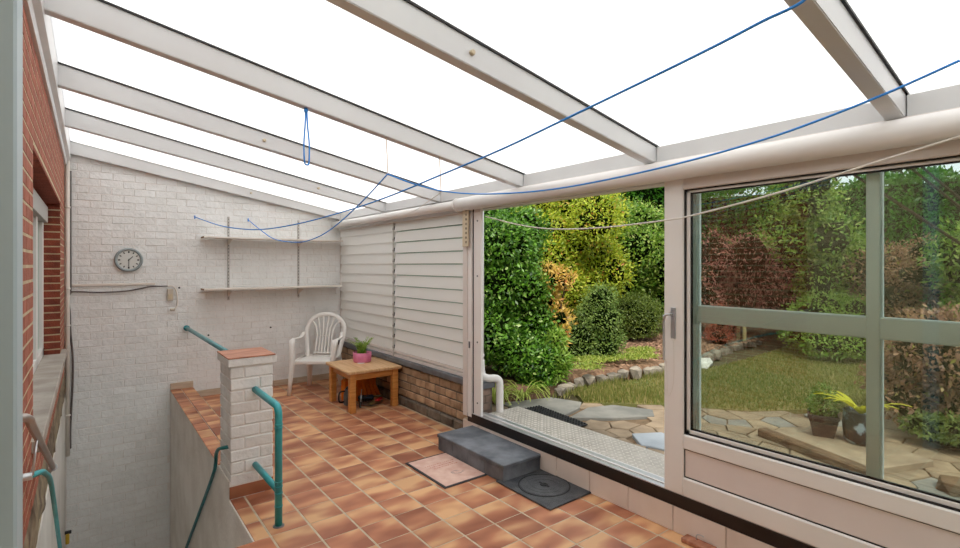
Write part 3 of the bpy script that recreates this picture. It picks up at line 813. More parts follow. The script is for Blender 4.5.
for i, (x, z, lb) in enumerate(((1.15, .74, 'small black rubber plug hole on white wall right of the teal rail'), (1.88, .78, 'small black plug hole in white wall left of the plastic chair'), (.84, 1.33, 'dark round screw plug beside the small beige socket'))):
    p = MB().lathe([(.011, 0), (.011, .006), (.006, .009)], x, YB-.001, z, 12, 'clock_black', MX).build('wall_plug', None); tag(p, lb, 'wall plug')
for x, z, lb in ((1.0, 2.185, 'blue hook on white wall, the left one above the shelves'), (1.6, 2.185, 'blue hook on white wall, the right one above the shelves')):
    p = MB().tube([(x, YB, z), (x, YB-.02, z)], .005, 8, 'rope_blue').tube([(x, YB-.022, z+.012), (x, YB-.022, z-.03)], .006, 8, 'rope_blue').build('wall_hook', None); tag(p, lb, 'hook')

# ------------------------------------------------------------------ ropes
def rope(name, pts, r, mt, label, cat='clothesline'):
    o = MB().tube(smooth_pts(pts, 6), r, 8, mt).build(name, None); return tag(o, label, cat)
rope('clothesline', [(1.004, 6.93, 2.18), (1.088, 6.014, 2.03), (1.151, 5.337, 1.955), (1.209, 4.701, 1.915), (1.278, 3.952, 1.92), (1.347, 3.202, 1.959), (1.396, 2.673, 2.006), (1.439, 2.203, 2.066), (1.479, 1.766, 2.124), (1.51, 1.424, 2.182), (1.543, 1.07, 2.245), (1.565, 0.827, 2.29), (1.579, 0.68, 2.322), (1.59, 0.56, 2.35), (1.60, .60, 2.44)], .0048, 'rope_blue',
     'blue clothesline from the left wall hook up to the nearest rafter')
rope('clothesline', [(1.603, 6.93, 2.178), (1.596, 6.248, 1.999), (1.59, 5.702, 1.88), (1.583, 4.971, 1.82), (1.577, 4.484, 1.832), (1.573, 4.024, 1.9), (1.567, 3.468, 2.05), (1.562, 3.024, 2.203)], .0048, 'rope_blue',
     'blue clothesline from the right wall hook to the beige hanging string')
rope('clothesline', [(1.562, 3.024, 2.203), (1.74, 3.02, 2.16), (1.985, 3.022, 2.129), (2.031, 2.663, 2.071), (2.079, 2.292, 2.042), (2.117, 1.997, 2.037), (2.151, 1.739, 2.047), (2.187, 1.459, 2.067), (2.218, 1.219, 2.092), (2.245, 1.009, 2.121), (2.269, 0.824, 2.156), (2.302, 0.571, 2.222), (2.329, 0.36, 2.292)], .0048, 'rope_blue',
     'blue clothesline crossing in front of the thick white pipe to upper right')
rope('clothesline', [(2.765, 3.50, 2.03), (2.744, 3.026, 1.923), (2.735, 2.635, 1.868), (2.725, 2.178, 1.852), (2.714, 1.716, 1.866), (2.711, 1.549, 1.88), (2.702, 1.164, 1.942), (2.696, 0.895, 1.997), (2.69, 0.633, 2.055), (2.685, 0.38, 2.11), (2.69, .2, 2.16)], .005, 'rope_white',
     'white clothesline sagging across the open doorway and the sliding door')
lp = rope('hanging_loop', [(1.03, 3.05, zb(1.03)), (1.025, 3.05, 2.44), (1.018, 3.05, 2.33), (1.022, 3.05, 2.22), (1.036, 3.05, 2.205), (1.048, 3.05, 2.22), (1.05, 3.05, 2.33), (1.04, 3.05, 2.44), (1.035, 3.05, zb(1.03))], .0048, 'rope_blue', 'loop of blue cord hanging alone from a rafter', 'cord')
MB().lathe([(.008, -.03), (.013, -.015), (.010, 0)], 1.03, 3.05, zb(1.03), 10, 'rope_blue').build('knot', None, lp)
rope('hanging_string', [(1.562, 3.045, zb(1.562)), (1.566, 3.04, 2.33), (1.563, 3.03, 2.20)], .0035, 'rope_beige', 'beige string tying the blue line to a rafter, the longer left one', 'cord')
rope('hanging_string', [(1.985, 3.045, zb(1.985)), (1.988, 3.04, 2.25), (1.985, 3.025, 2.12)], .0035, 'rope_beige', 'short beige string tying the blue line to a rafter near the pipe', 'cord')
rope('hanging_string', [(1.985, 3.02, 2.12), (2.182, 3.567, 2.105), (2.335, 3.988, 2.095), (2.66, 4.88, 2.13), (2.70, 4.95, 2.16)], .003, 'rope_white', 'thin white string slanting down to the louvre top', 'cord')

# beige slotted strip at jamb top
rs = MB().box(2.738, 2.752, 3.725, 3.815, 1.77, 2.145, None, .003).build('slotted_strip', 'beige_plastic'); tag(rs, 'beige slotted strip hanging at the top of the door jamb', 'strip')
for k in range(8): MB().box(2.7365, 2.739, 3.745, 3.765, 1.80+k*.042, 1.82+k*.042, 'brick_grime').build('slot', None, rs)
MB().box(2.752, 2.772, 3.75, 3.78, 2.08, 2.1, 'beige_plastic').build('mount', None, rs)

# ------------------------------------------------------------------ floor things
sp_ = empty('stone_step', (2.585, 3.255, 0), 0, 'dark bluestone step block below the door threshold', 'step')
for k in range(4): MB().box(-.195, .185, -.435+.2175*k, -.435+.2175*(k+1)-.003, 0.001, .105, 'bluestone', .003).build('block', None, sp_)
MB().box(-.20, .185, -.445, .445, .105, .135, 'bluestone', .005).build('tread_slab', None, sp_)
mh = empty('drain_cover', (2.572, 2.60, .001), 0, 'square black cast iron drain cover with a round lid', 'drain cover')
MB().box(-.205, .205, -.28, .275, 0, .012, 'cast_iron', .003).build('plate', None, mh)
LX = .020
MB().lathe([(.188, .012), (.188, .0150), (.180, .0150), (.180, .0122)], LX, 0, 0, 48, 'cast_dark').build('groove_ring', None, mh)
MB().lathe([(.178, .010), (.178, .014), (.172, .016)], LX, 0, 0, 48, 'cast_iron').build('lid', None, mh)
for r_ in (.13, .09): MB().tube([(LX+r_*math.cos(a*PI/20), r_*math.sin(a*PI/20), .016) for a in range(41)], .0015, 4, 'cast_iron').build('rib_ring', None, mh)
MB().lathe([(.030, .015), (.030, .0185), (.014, .0185), (.013, .0165)], LX, 0, 0, 20, 'cast_dark').build('lifting_hole', None, mh)
MB().box(LX-.008, LX+.008, -.05, .05, .0165, .0195, 'cast_dark', .003).build('lifting_bar', None, mh)
dm = empty('doormat', (2.205, 3.295, .001), 0, 'thin pinkish doormat with black border beside the stone step', 'doormat')
MB().box(-.20, .20, -.29, .29, 0, .006, 'mat_border', .002).build('border', None, dm)
MB().box(-.18, .18, -.27, .27, .005, .008, 'mat_pink', .001).build('pile', None, dm)
pr = MB()
for k, yy_ in enumerate((.11, .075, .04)):
    x = -.12+.02*k
    while x < .13:
        w = rnd.uniform(.006, .02); pr.box(x, x+w, yy_-.006, yy_+.006, .0081, .0086); x += w+rnd.uniform(.004, .01)
    pr.build('printed_line', 'mat_print_red', dm); pr = MB()
pr = MB()
for a in range(14):
    w = a*.45; r_ = .012+.0035*a; cx, cy = .03+r_*math.cos(w), -.10+r_*math.sin(w)*.8
    pr.box(cx-.012, cx+.012, cy-.004, cy+.004, .0081, .0086)
pr.build('printed_motif', 'mat_print_grey', dm)
bk = MB().box(2.700, 2.768, 1.42, 1.60, 0.001, .028, None, .004).build('tile_offcut', 'cap_terracotta'); tag(bk, 'small terracotta piece with wire hook against the beige riser tiles', 'tile')
MB().tube(smooth_pts([(2.745, 1.53, .026), (2.745, 1.53, .05), (2.745, 1.52, .062), (2.745, 1.50, .066), (2.745, 1.485, .062)]), .003, 6, 'steel').build('wire_hook', None, bk)

# table
tb = empty('side_table', (2.502, 5.455, 0), R(-2), 'small square pine side table with thick legs holding a pink flowerpot', 'table')
MB().box(-.315, .315, -.362, .362, .425, .457, 'wood_top', .006).build('tabletop', None, tb)
for sx_ in (-1, 1):
    for sy in (-1, 1): MB().box(sx_*.25-.034, sx_*.25+.034, sy*.30-.034, sy*.30+.034, 0, .425, 'wood_pine', .005).build('leg', None, tb)
for sy in (-1, 1): MB().box(-.216, .216, sy*.30-.011, sy*.30+.011, .35, .425, 'wood_pine', .003).build('apron', None, tb)
for sx_ in (-1, 1): MB().box(sx_*.25-.011, sx_*.25+.011, -.266, .266, .35, .425, 'wood_pine', .003).build('apron', None, tb)
pt = empty('potted_fern', (2.55, 5.58, .458), 0, 'pink felt flowerpot with small feathery green plant on the pine table', 'potted plant')
MB().lathe([(.096, 0), (.104, .01), (.108, .11), (.100, .112), (.097, .09), (.096, .085)], 0, 0, 0, 28, 'pink').build('pot', None, pt)
MB().lathe([(.096, .07), (.096, .088)], 0, 0, 0, 24, 'soil').build('soil', None, pt)
pf = MB(); pr2 = random.Random(11)
for k in range(34):
    a = pr2.uniform(0, 2*PI); l_ = pr2.uniform(.13, .23); lean = pr2.uniform(.2, .8)
    b0 = Vector((pr2.uniform(-.03, .03)-.01, pr2.uniform(-.03, .03), .085))
    pts = [b0+Vector((math.cos(a)*lean*l_*t*t, math.sin(a)*lean*l_*t*t, l_*t*(1-.25*t*lean))) for t in (0, .35, .7, 1)]
    for i in range(3):
        p, q = pts[i], pts[i+1]
        for s_ in (-1, 1):
            for t in (.2, .6):
                c_ = p.lerp(q, t); d = Vector((-math.sin(a), math.cos(a), .25))*s_*.032*(1.1-i*.25)
                w = (q-p)*.35
                pf._add([c_, c_+d*.5+w*.6, c_+d+w, c_+d*.6-w*.1], [(0, 1, 2, 3)])
    pf.tube(pts, .0015, 4)
o = pf.build('fronds', 'leaf_fresh', pt); o['kind'] = 'stuff'
MB().lathe([(.04, 0), (.042, .004)], -.055, -.085, 0, 12, 'pale_stone').build('fallen_label', None, pt)

# things under the table
ob = empty('garden_bag', (2.56, 5.66, 0), R(4), 'pleated orange cloth bag leaning under the pine table', 'bag')
b = MB(); nx = 16; vs = []
for i in range(nx+1):
    u = i/nx; x = -.24+.48*u; dpt = .018*(1 if i % 2 else -1)
    vs += [(x, -.07+dpt, .0), (x*.8, -.01+dpt, .16), (x*.62, .03+dpt*.6, .30)]
for i in range(nx):
    for j in range(2):
        a = i*3+j; b.f.append((a, a+3, a+4, a+1)); b.m.append(0); b.sm.append(False)
b.v = vs
b.build('front_cloth', 'orange_cloth', ob)
MB().box(-.22, .22, .0, .07, 0, .26, 'orange_cloth', .02).build('bag_body', None, ob)
MB().tube(smooth_pts([(-.1, .03, .26), (-.08, .03, .32), (.05, .03, .33), (.1, .03, .26)]), .008, 6, 'black_plastic').build('strap', None, ob)
jg = empty('watering_jug', (2.34, 5.50, 0), 0, 'grey jug with black loop handle under the pine table', 'jug')
MB().lathe([(.045, 0), (.055, .02), (.05, .13), (.04, .17), (.042, .18)], 0, 0, 0, 18, 'alu_dark').build('body', None, jg)
MB().tube(smooth_pts([(-.04, 0, .16), (-.09, .0, .16), (-.11, 0, .13), (-.105, 0, .05), (-.05, 0, .04)]), .010, 8, 'black_plastic').build('handle', None, jg)
MB().lathe([(.03, .18), (.024, .20), (.012, .21)], 0, 0, 0, 14, 'black_plastic').build('lid', None, jg)
ty = MB().lathe([(.10, 0), (.13, .018), (.135, .02), (.128, .014), (.02, .012)], 2.57, 5.38, 0.001, 24, 'steel').build('metal_dish', None); tag(ty, 'shallow metal dish of tools on tiles under the table', 'dish')
tl = empty('hand_brush', (2.52, 5.42, .026), R(-20), 'dark hand brush lying over the metal dish', 'brush')
MB().box(-.09, .09, -.03, .03, .025, .07, 'blue_black', .012).build('brush_head', None, tl)
br = MB()
for i in range(30):
    x = -.08+.16*(i % 10)/9; yy_ = -.02+.02*(i//10); br.tube([(x, yy_, .03), (x+.003, yy_-.006, .0)], .006, 4)
o = br.build('bristles', 'black_plastic', tl); o['kind'] = 'stuff'
MB().tube([(.09, 0, .05), (.2, 0, .055)], .012, 8, 'olive_metal').build('handle', None, tl)
rp_ = empty('hand_trowel', (2.60, 5.30, .022), R(28), 'red handled trowel resting on the metal dish', 'trowel')
MB().tube([(-.02, 0, .025), (.09, 0, .03)], .017, 10, 'red_plastic').build('handle', None, rp_)
MB().extrude_profile([(-.02, .02), (-.14, .012), (-.14, .016), (-.02, .03)], 'y', -.03, .03, 'olive_metal').build('blade', None, rp_)
sk_ = MB().tube([(2.40, 5.30, .02), (2.44, 5.36, .19)], .006, 8, 'steel').tube([(2.395, 5.295, 0.0), (2.41, 5.315, .06)], .013, 8, 'black_plastic').build('screwdriver', None); tag(sk_, 'slanting steel tool with black grip behind the near table leg', 'tool')

# monobloc chair
def chair():
    c = empty('plastic_chair', (2.27, 6.27, 0), 0, 'white moulded plastic garden armchair with fan back by the white wall', 'chair')
    W = .25
    # seat: dished shell with rim
    b = MB(); nu, nv = 12, 10; grid = []
    for j in range(nv+1):
        for i in range(nu+1):
            u = i/nu*2-1; v = j/nv
            wdt = .235-.035*v
            z = .425-.022*(1-u*u)*math.sin(PI*min(1, v*1.05))-.02*v+(-.018 if j == 0 else 0)
            grid.append((u*wdt, -.22+.43*v, z))
    for j in range(nv):
        for i in range(nu):
            a = j*(nu+1)+i; b.f.append((a, a+1, a+nu+2, a+nu+1)); b.m.append(0); b.sm.append(True)
    b.v = grid[:]
    n0 = len(b.v); b.v += [(x, y, z-.012) for x, y, z in grid]
    for f in list(b.f[:nu*nv]): b.f.append(tuple(i+n0 for i in f[::-1])); b.m.append(0); b.sm.append(True)
    b.build('seat', 'plastic_white', c)
    b = MB().box(-.235, .235, -.225, -.215, .375, .415, 'plastic_white', .004)
    for s_ in (-1, 1): b.box(s_*.232-.005, s_*.232+.005, -.22, .20, .38, .425, 'plastic_white', .003)
    b.build('seat_rim', None, c)
    for s_ in (-1, 1):
        # front leg rises to the arm
        MB().tube([(s_*.275, -.27, 0), (s_*.262, -.25, .22), (s_*.25, -.23, .42), (s_*.262, -.215, .60), (s_*.268, -.19, .665)], .022, 8, None, True, .034, 1.15).build('leg', 'plastic_white', c)
        MB().tube([(s_*.21, .27, 0), (s_*.20, .24, .22), (s_*.19, .20, .41)], .026, 8, None, True, .040, 1.15).build('leg', 'plastic_white', c)
        MB().tube(smooth_pts([(s_*.267, -.20, .655), (s_*.275, -.13, .672), (s_*.275, .0, .665), (s_*.262, .10, .67), (s_*.25, .17, .72)], 5), .027, 8, None, True, None, .4).build('armrest', 'plastic_white', c)
    def bk(x, z):   # back plane leans
        return (x, .19+.16*(z-.42)/.5-.02*math.cos(x*6), z)
    arch = [bk(-.20, .40), bk(-.215, .5), bk(-.245, .66), bk(-.25, .74)]
    for a in range(170, 5, -15): arch.append(bk(.245*math.cos(R(a)), .745+.195*math.sin(R(a))))
    arch += [bk(.25, .74), bk(.245, .66), bk(.215, .5), bk(.20, .40)]
    MB().tube(smooth_pts(arch, 4), .015, 10, None, True, None, 1.9).build('back_frame', 'plastic_white', c)
    MB().tube([bk(-.13, .41), bk(.13, .41)], .02, 8, None, True, None, .5).tube([bk(-.125, .45), bk(.125, .45)], .025, 8, None, True, None, .35).build('back_foot', 'plastic_white', c)
    MB().tube([bk(-.09, .665), bk(.09, .665)], .010, 6, None, True, None, .7).build('cross_band', 'plastic_white', c)
    for k in range(6):
        t = (k-2.5)/2.5
        xt = t*.195; zt = .745+.195*math.sqrt(max(0, 1-(xt/.25)**2))-.01
        MB().tube(smooth_pts([bk(t*.105, .43), bk(t*.10, .56), bk(t*.10, .68), bk(t*.13, .79), bk(xt, zt)], 4), .0075, 6, None, True, None, 1.6).build('back_slat', 'plastic_white', c)
    return c
ch_ = chair(); ch_.rotation_euler = (0, 0, R(-38)); ch_.location = (2.31, 6.36, 0)

# ------------------------------------------------------------------ garden ground
gz = .10
gr = MB().box(3.0, 40, -25, 45, -.25, .055, 'earth').build('ground', None)
tag(gr, 'garden soil around patio, lawn and beds', None, None, 'structure')

# crazy paving: voronoi stones
def clip_poly(poly, nx, ny, c):
    out = []; n = len(poly)
    for i in range(n):
        a, b = poly[i], poly[(i+1) % n]; da = nx*a[0]+ny*a[1]-c; db = nx*b[0]+ny*b[1]-c
        if da <= 0: out.append(a)
        if (da < 0 < db) or (db < 0 < da):
            t = da/(da-db); out.append((a[0]+(b[0]-a[0])*t, a[1]+(b[1]-a[1])*t))
    return out
def voronoi(sites, bounds, gap):
    res = []
    for i, (x, y) in enumerate(sites):
        poly = [(bounds[0], bounds[2]), (bounds[1], bounds[2]), (bounds[1], bounds[3]), (bounds[0], bounds[3])]
        for j, (p, q) in enumerate(sites):
            if i == j or (p-x)**2+(q-y)**2 > 2.2: continue
            nx, ny = p-x, q-y; d = math.hypot(nx, ny)
            if d < 1e-6: continue
            nx /= d; ny /= d; poly = clip_poly(poly, nx, ny, nx*(x+p)/2+ny*(y+q)/2-gap/2)
            if len(poly) < 3: break
        if len(poly) >= 3: res.append(((x, y), poly))
    return res
pat = MB().prism([(3.0, .1), (7.2, .1), (7.0, .9), (6.6, 1.6), (5.3, 2.35), (4.85, 3.0), (4.2, 3.6), (3.9, 4.3), (3.0, 4.3)], .02, .078, 'patio_joint').build('patio', None)
tag(pat, 'crazy-paved patio of irregular stones outside the doors', None, None, 'structure')
big = [([(3.50, 4.20), (4.12, 4.02), (4.24, 3.68), (4.06, 3.55), (3.72, 3.46), (3.50, 3.80)], 'patio_slate'),
       ([(3.70, 3.38), (4.13, 3.50), (4.42, 3.40), (4.60, 3.04), (4.42, 2.90), (4.03, 3.12)], 'patio_slate'),
       ([(3.80, 2.72), (4.04, 2.58), (3.96, 2.2), (3.70, 2.28), (3.62, 2.5)], 'patio_pale')]
def inside(px_, py_, poly):
    c = False; n = len(poly); j = n-1
    for i in range(n):
        if (poly[i][1] > py_) != (poly[j][1] > py_) and px_ < (poly[j][0]-poly[i][0])*(py_-poly[i][1])/(poly[j][1]-poly[i][1])+poly[i][0]: c = not c
        j = i
    return c
vr = random.Random(4); sites = []
tries = 0
while len(sites) < 230 and tries < 20000:
    tries += 1
    x, y = vr.uniform(3.1, 6.9), vr.uniform(.2, 4.2)
    if x > 5.3+(2.2-y)*.9 and y < 2.35: continue
    if y > 2.35 and x > 4.85+(3.0-y)*1.0+.10: continue
    if all((x-p)**2+(y-q)**2 >= .185**2 for (p, q) in sites): sites.append((x, y))
for i, (sxy, poly) in enumerate(voronoi(sites, (3.02, 7.2, .1, 4.3), .012)):
    if any(inside(sxy[0]+dx, sxy[1]+dy, bp_) for bp_, _ in big for dx, dy in ((0, 0), (.05, 0), (-.05, 0), (0, .05), (0, -.05))): continue
    poly = [(min(max(x, sxy[0]-.26), sxy[0]+.26)-sxy[0], min(max(y, sxy[1]-.26), sxy[1]+.26)-sxy[1]) for x, y in poly]
    mt = 'patio_slate' if (vr.random() < .10 and sxy[1] < 3) else 'patio_stone'
    MB().prism(poly, -.04, 0, mt, .005).build('paving_stone', None, pat, (sxy[0], sxy[1], gz+vr.uniform(-.006, .002)))
for bp_, mt in big:
    cx_ = sum(p[0] for p in bp_)/len(bp_); cy_ = sum(p[1] for p in bp_)/len(bp_)
    MB().prism([(x-cx_, y-cy_) for x, y in bp_], -.05, 0, mt, .006).build('paving_stone', None, pat, (cx_, cy_, gz+.008))

# lawn
lawn_poly = [(4.9, 3.05), (4.25, 3.65), (4.55, 4.05), (5.0, 4.08), (6.3, 3.8), (7.1, 3.75), (8.3, 3.75), (10.6, 3.9), (11.8, 3.2), (11.5, 1.5), (9, .2), (7.2, .6), (6.6, 1.6), (5.35, 2.4)]
lw = MB().prism(lawn_poly, .0, .105, 'lawn_soil').build('lawn', None)
tag(lw, 'mown lawn beyond the patio, green and straw-coloured', None, None, 'structure')
lg = MB(); gr_ = random.Random(3); V_ = []; F_ = []
cnt = 0
while cnt < 42000:
    # denser near the camera
    x = 4.2+7.4*gr_.random()**1.5; y = gr_.uniform(.3, 4.1)
    if not inside(x, y, lawn_poly): continue
    hgt = gr_.uniform(.018, .05)*(1.6 if (y > 3.0 and x < 5.2) else 1); a = gr_.uniform(0, PI); w = .004+.0006*x; lx, ly = gr_.uniform(-.02, .02), gr_.uniform(-.02, .02)
    o_ = len(V_); dx, dy = math.cos(a)*w, math.sin(a)*w
    V_ += [(x-dx, y-dy, .1), (x+dx, y+dy, .1), (x+lx, y+ly, .1+hgt)]; F_.append((o_, o_+1, o_+2)); cnt += 1
me = bpy.data.meshes.new('grass'); me.from_pydata(V_, [], F_); me.materials.append(MATS['grass_blade'])
o = bpy.data.objects.new('grass_blades', me); COL.objects.link(o); tag(o, 'short grass blades growing all over the lawn', 'grass', None, 'stuff')

# planting bed behind the border stones
bed = MB().prism([(3.1, 4.3), (3.95, 4.15), (4.8, 4.3), (6.4, 4.05), (7.0, 4.1), (8.4, 4.3), (9.8, 4.6), (16, 4.4), (16, 14), (3.1, 14)], .0, .22, 'mulch', .05).build('trim_8', None)
tag(bed, 'raised bed of brown mulch behind the row of border stones', None, None, 'structure')
cp = MB(); cr = random.Random(9)
for k in range(2600):
    x, y = cr.uniform(5.6, 10), cr.uniform(4.2, 6.6); M = Matrix.Translation((x, y, .225)) @ Euler((cr.uniform(-.5, .5), cr.uniform(-.5, .5), cr.uniform(0, 6.3))).to_matrix().to_4x4()
    a, b_ = cr.uniform(.015, .035), cr.uniform(.008, .014)
    cp._add([M @ Vector(p) for p in ((-a, -b_, 0), (a, -b_, 0), (a, b_, 0), (-a, b_, 0))], [(0, 1, 2, 3)])
o = cp.build('bark_chips', 'chip'); tag(o, 'pale bark chips strewn over the raised bed', 'bark chips', None, 'stuff')

def rock(seed, sx_, sy, sz, mt='border_stone'):
    bm = bmesh.new(); bmesh.ops.create_icosphere(bm, subdivisions=1, radius=1)
    q = random.Random(seed)
    for v in bm.verts:
        k = q.uniform(.8, 1.15); v.co = Vector((v.co.x*sx_*k, v.co.y*sy*k, max(-.5, min(.75, v.co.z*k))*sz))
    me = bpy.data.meshes.new('stone'); bm.to_mesh(me); bm.free(); me.materials.append(MATS[mt]); return me
bs = empty('stone_border', (5, 4.15, .1), 0, 'row of rounded border stones edging the planting bed', 'stone border')
rocks = [rock(k, .11, .08, .10) for k in range(6)]
path = [(4.25, 4.05), (4.8, 4.22), (5.6, 4.12), (6.4, 4.0), (7.0, 4.02), (8.0, 4.15), (9.0, 4.45), (10.2, 4.35)]
d = 0
for (a, b) in zip(path[:-1], path[1:]):
    L_ = math.dist(a, b); n_ = max(1, int(L_/.19))
    for k in range(n_):
        t = k/n_; x = a[0]+(b[0]-a[0])*t; y = a[1]+(b[1]-a[1])*t; s_ = rnd.uniform(.8, 1.25)
        linked('stone', rocks[rnd.randrange(6)], bs, (x-5, y-4.15+rnd.uniform(-.04, .04), rnd.uniform(.0, .05)), 0, (s_, s_, s_*rnd.uniform(.8, 1.2)), (0, 0, rnd.uniform(0, 6)))
for i_, (x_, y_) in enumerate(((4.45, 3.98), (5.2, 4.02), (6.0, 3.92), (6.9, 3.9))):
    tf = MB(); qq = random.Random(70+i_)
    for k_ in range(260):
        bx, by = qq.gauss(0, .16), qq.gauss(0, .05); hh_ = qq.uniform(.04, .11); a_ = qq.uniform(0, PI)
        tf._add([(bx-.004*math.cos(a_), by-.004*math.sin(a_), 0), (bx+.004*math.cos(a_), by+.004*math.sin(a_), 0), (bx+qq.uniform(-.04, .04), by+qq.uniform(-.03, .03), hh_)], [(0, 1, 2)])
    o = tf.build('grass_tuft', 'grass_blade', None, (x_, y_, .1)); tag(o, ['long grass tuft at the near end of the stone border', 'long grass tuft against the stone border below the orange-tipped shrub', 'long grass tuft against the stone border by the dull green shrub', 'long grass tuft at the border next to the flat whitish stone'][i_], 'grass tuft', None, 'stuff')
ps = linked('flat_stone', rock(31, .42, .26, .10, 'pale_stone'), None, (7.15, 3.98, .13)); tag(ps, 'large flat whitish stone at the far edge of the lawn', 'stone')

# ------------------------------------------------------------------ plants
def leaf_cloud(blobs, n, ls, lw_, seed, droop=0.0, shell=.55, star=0.0):
    """leaves as folded diamonds spread through ellipsoids (cx,cy,cz,rx,ry,rz)"""
    q = np.random.RandomState(seed)
    vol = np.array([b[3]*b[4]*b[5] for b in blobs])**.667; vol = vol/vol.sum()
    ids = q.choice(len(blobs), n, p=vol); B = np.array(blobs)[ids]
    d = q.normal(size=(n, 3)); d /= np.linalg.norm(d, axis=1)[:, None]
    r = (shell+(1-shell)*q.rand(n)**.6)[:, None]*(1+.10*q.normal(size=(n, 1)))
    P = B[:, :3]+d*r*B[:, 3:6]
    P[:, 2] = np.maximum(P[:, 2], .12)
    A = d*.6+q.normal(size=(n, 3))*.7; A[:, 2] -= droop; A /= np.linalg.norm(A, axis=1)[:, None]
    Nn = d+q.normal(size=(n, 3))*.5+np.array([0, 0, .5]); S = np.cross(A, Nn); S /= (np.linalg.norm(S, axis=1)[:, None]+1e-9)
    U = np.cross(S, A)
    L = ls*(.7+.6*q.rand(n))[:, None]; W = lw_*(.7+.6*q.rand(n))[:, None]
    v0 = P; v1 = P+A*L*.5+S*W*.5+U*W*.12; v2 = P+A*L; v3 = P+A*L*.5-S*W*.5+U*W*.12
    V = np.stack([v0, v1, v2, v3], 1).reshape(-1, 3)
    return V
def quad_mesh(name, V, mt):
    n = len(V)//4; me = bpy.data.meshes.new(name)
    me.vertices.add(n*4); me.vertices.foreach_set('co', V.astype(np.float32).ravel())
    me.loops.add(n*6); me.polygons.add(n*2)
    base = np.arange(n)[:, None]*4; F = np.concatenate([base+np.array([[0, 1, 2]]), base+np.array([[0, 2, 3]])], 1).ravel()
    me.loops.foreach_set('vertex_index', F.astype(np.int32)); me.polygons.foreach_set('loop_start', np.arange(n*2, dtype=np.int32)*3)
    try: me.polygons.foreach_set('loop_total', np.full(n*2, 3, np.int32))
    except Exception: pass
    me.update(calc_edges=True); me.validate(); me.materials.append(MATS[mt]); return me
def core_mesh(blobs, k=.72):  # solid dark blobs added to block the view through the leaves
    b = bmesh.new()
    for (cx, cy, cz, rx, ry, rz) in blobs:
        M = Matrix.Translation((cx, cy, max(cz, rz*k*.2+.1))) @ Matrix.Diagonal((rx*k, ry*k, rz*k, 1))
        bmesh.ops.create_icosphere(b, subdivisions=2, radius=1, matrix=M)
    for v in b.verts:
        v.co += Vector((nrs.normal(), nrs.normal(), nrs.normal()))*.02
    me = bpy.data.meshes.new('dark_filler'); b.to_mesh(me); b.free(); me.materials.append(MATS['green_core']); return me
def bush(name, loc, blobs, n, ls, lw_, mt, label, cat='shrub', group=None, seed=1, stems=3, droop=0.0, core=.6, shell=.45, trunk=None):
    r = empty(name, loc, 0, label, cat, group)
    V = leaf_cloud(blobs, n, ls, lw_, seed, droop, shell)
    V[:, 2] = np.maximum(V[:, 2], .0)
    o = linked('foliage', quad_mesh('foliage', V, mt), r, (0, 0, 0)); o['kind'] = 'stuff'
    if core: linked('dark_filler', core_mesh(blobs, core), r, (0, 0, 0))
    q = random.Random(seed)
    for k in range(stems):
        b = blobs[q.randrange(len(blobs))]; p0 = (q.uniform(-.08, .08), q.uniform(-.08, .08), -.02); p1 = (b[0]*.6, b[1]*.6, b[2]*.6); p2 = (b[0]+q.uniform(-.1, .1), b[1], b[2]+b[5]*.3)
        MB().tube(smooth_pts([p0, p1, p2], 4), trunk or .018, 6, 'bark', True, (trunk or .018)*.4).build('stem', None, r)
    return r
def clump(rx, ry, h, n, rb, seed, z0=0.0, taper=.2):
    q = random.Random(seed); out = []
    for k in range(n):
        t = q.random(); z = z0+h*(.12+.8*t); s_ = 1-taper*max(0, t-.4)*1.6; a = q.uniform(0, 2*PI); rr = q.random()**.5*.75
        out.append((math.cos(a)*rx*rr*s_, math.sin(a)*ry*rr*s_, z, rb*q.uniform(.8, 1.2), rb*q.uniform(.8, 1.2), rb*q.uniform(.7, 1.05)))
    return out
G = gz+.1
bush('laurel_shrub', (4.25, 5.05, G), clump(.62, .75, 2.1, 26, .36, 1), 46000, .056, .03, 'leaf_laurel', 'large glossy dark green shrub filling the left of the doorway view', seed=1, stems=5, core=.68)
bush('azalea_tree', (6.5, 6.0, G), clump(1.0, 1.1, 2.35, 30, .42, 2, .35), 38000, .066, .026, 'leaf_yellowgreen', 'tall yellow-green bush with reddish tips behind the glossy shrub', seed=2, stems=6, trunk=.03)
bush('pale_tree', (8.9, 6.3, G), clump(1.25, 1.1, 2.5, 28, .5, 3, .3), 34000, .075, .036, 'leaf_pale', 'tall green tree with pale leaves right of the yellow-green bush', 'tree', seed=3, stems=6, trunk=.035)
bush('pieris_shrub', (4.78, 4.62, G), clump(.18, .26, 1.15, 12, .17, 4, .25), 2600, .07, .024, 'leaf_orange', 'narrow shrub with orange and yellow leaf tips', seed=4, stems=4, core=.5)
bush('myrtle_shrub', (5.85, 4.85, G), clump(.34, .34, 1.0, 18, .25, 5), 16000, .045, .016, 'leaf_grey', 'upright dull green shrub beside the orange-tipped one', seed=5, stems=5, core=.66)
bush('box_ball', (7.95, 5.6, G), [(0, 0, .42, .52, .52, .46), (.1, .05, .55, .42, .42, .33), (-.15, 0, .5, .4, .4, .33)], 16000, .035, .02, 'leaf_box', 'low round clipped bush on the mulch bed', seed=6, stems=3, core=.72)
bush('low_shrub', (4.15, 4.28, gz), clump(.28, .16, .5, 12, .16, 7), 3600, .055, .026, 'leaf_laurel', 'low leafy green plant at the foot of the glossy shrub', 'plant', seed=7, stems=3, core=.6)
bush('fresh_plant', (4.5, 4.28, gz), clump(.14, .12, .55, 8, .12, 8, .1), 1400, .075, .022, 'leaf_fresh', 'bright light green sprays above the border stones', 'plant', seed=8, stems=3, core=.4)
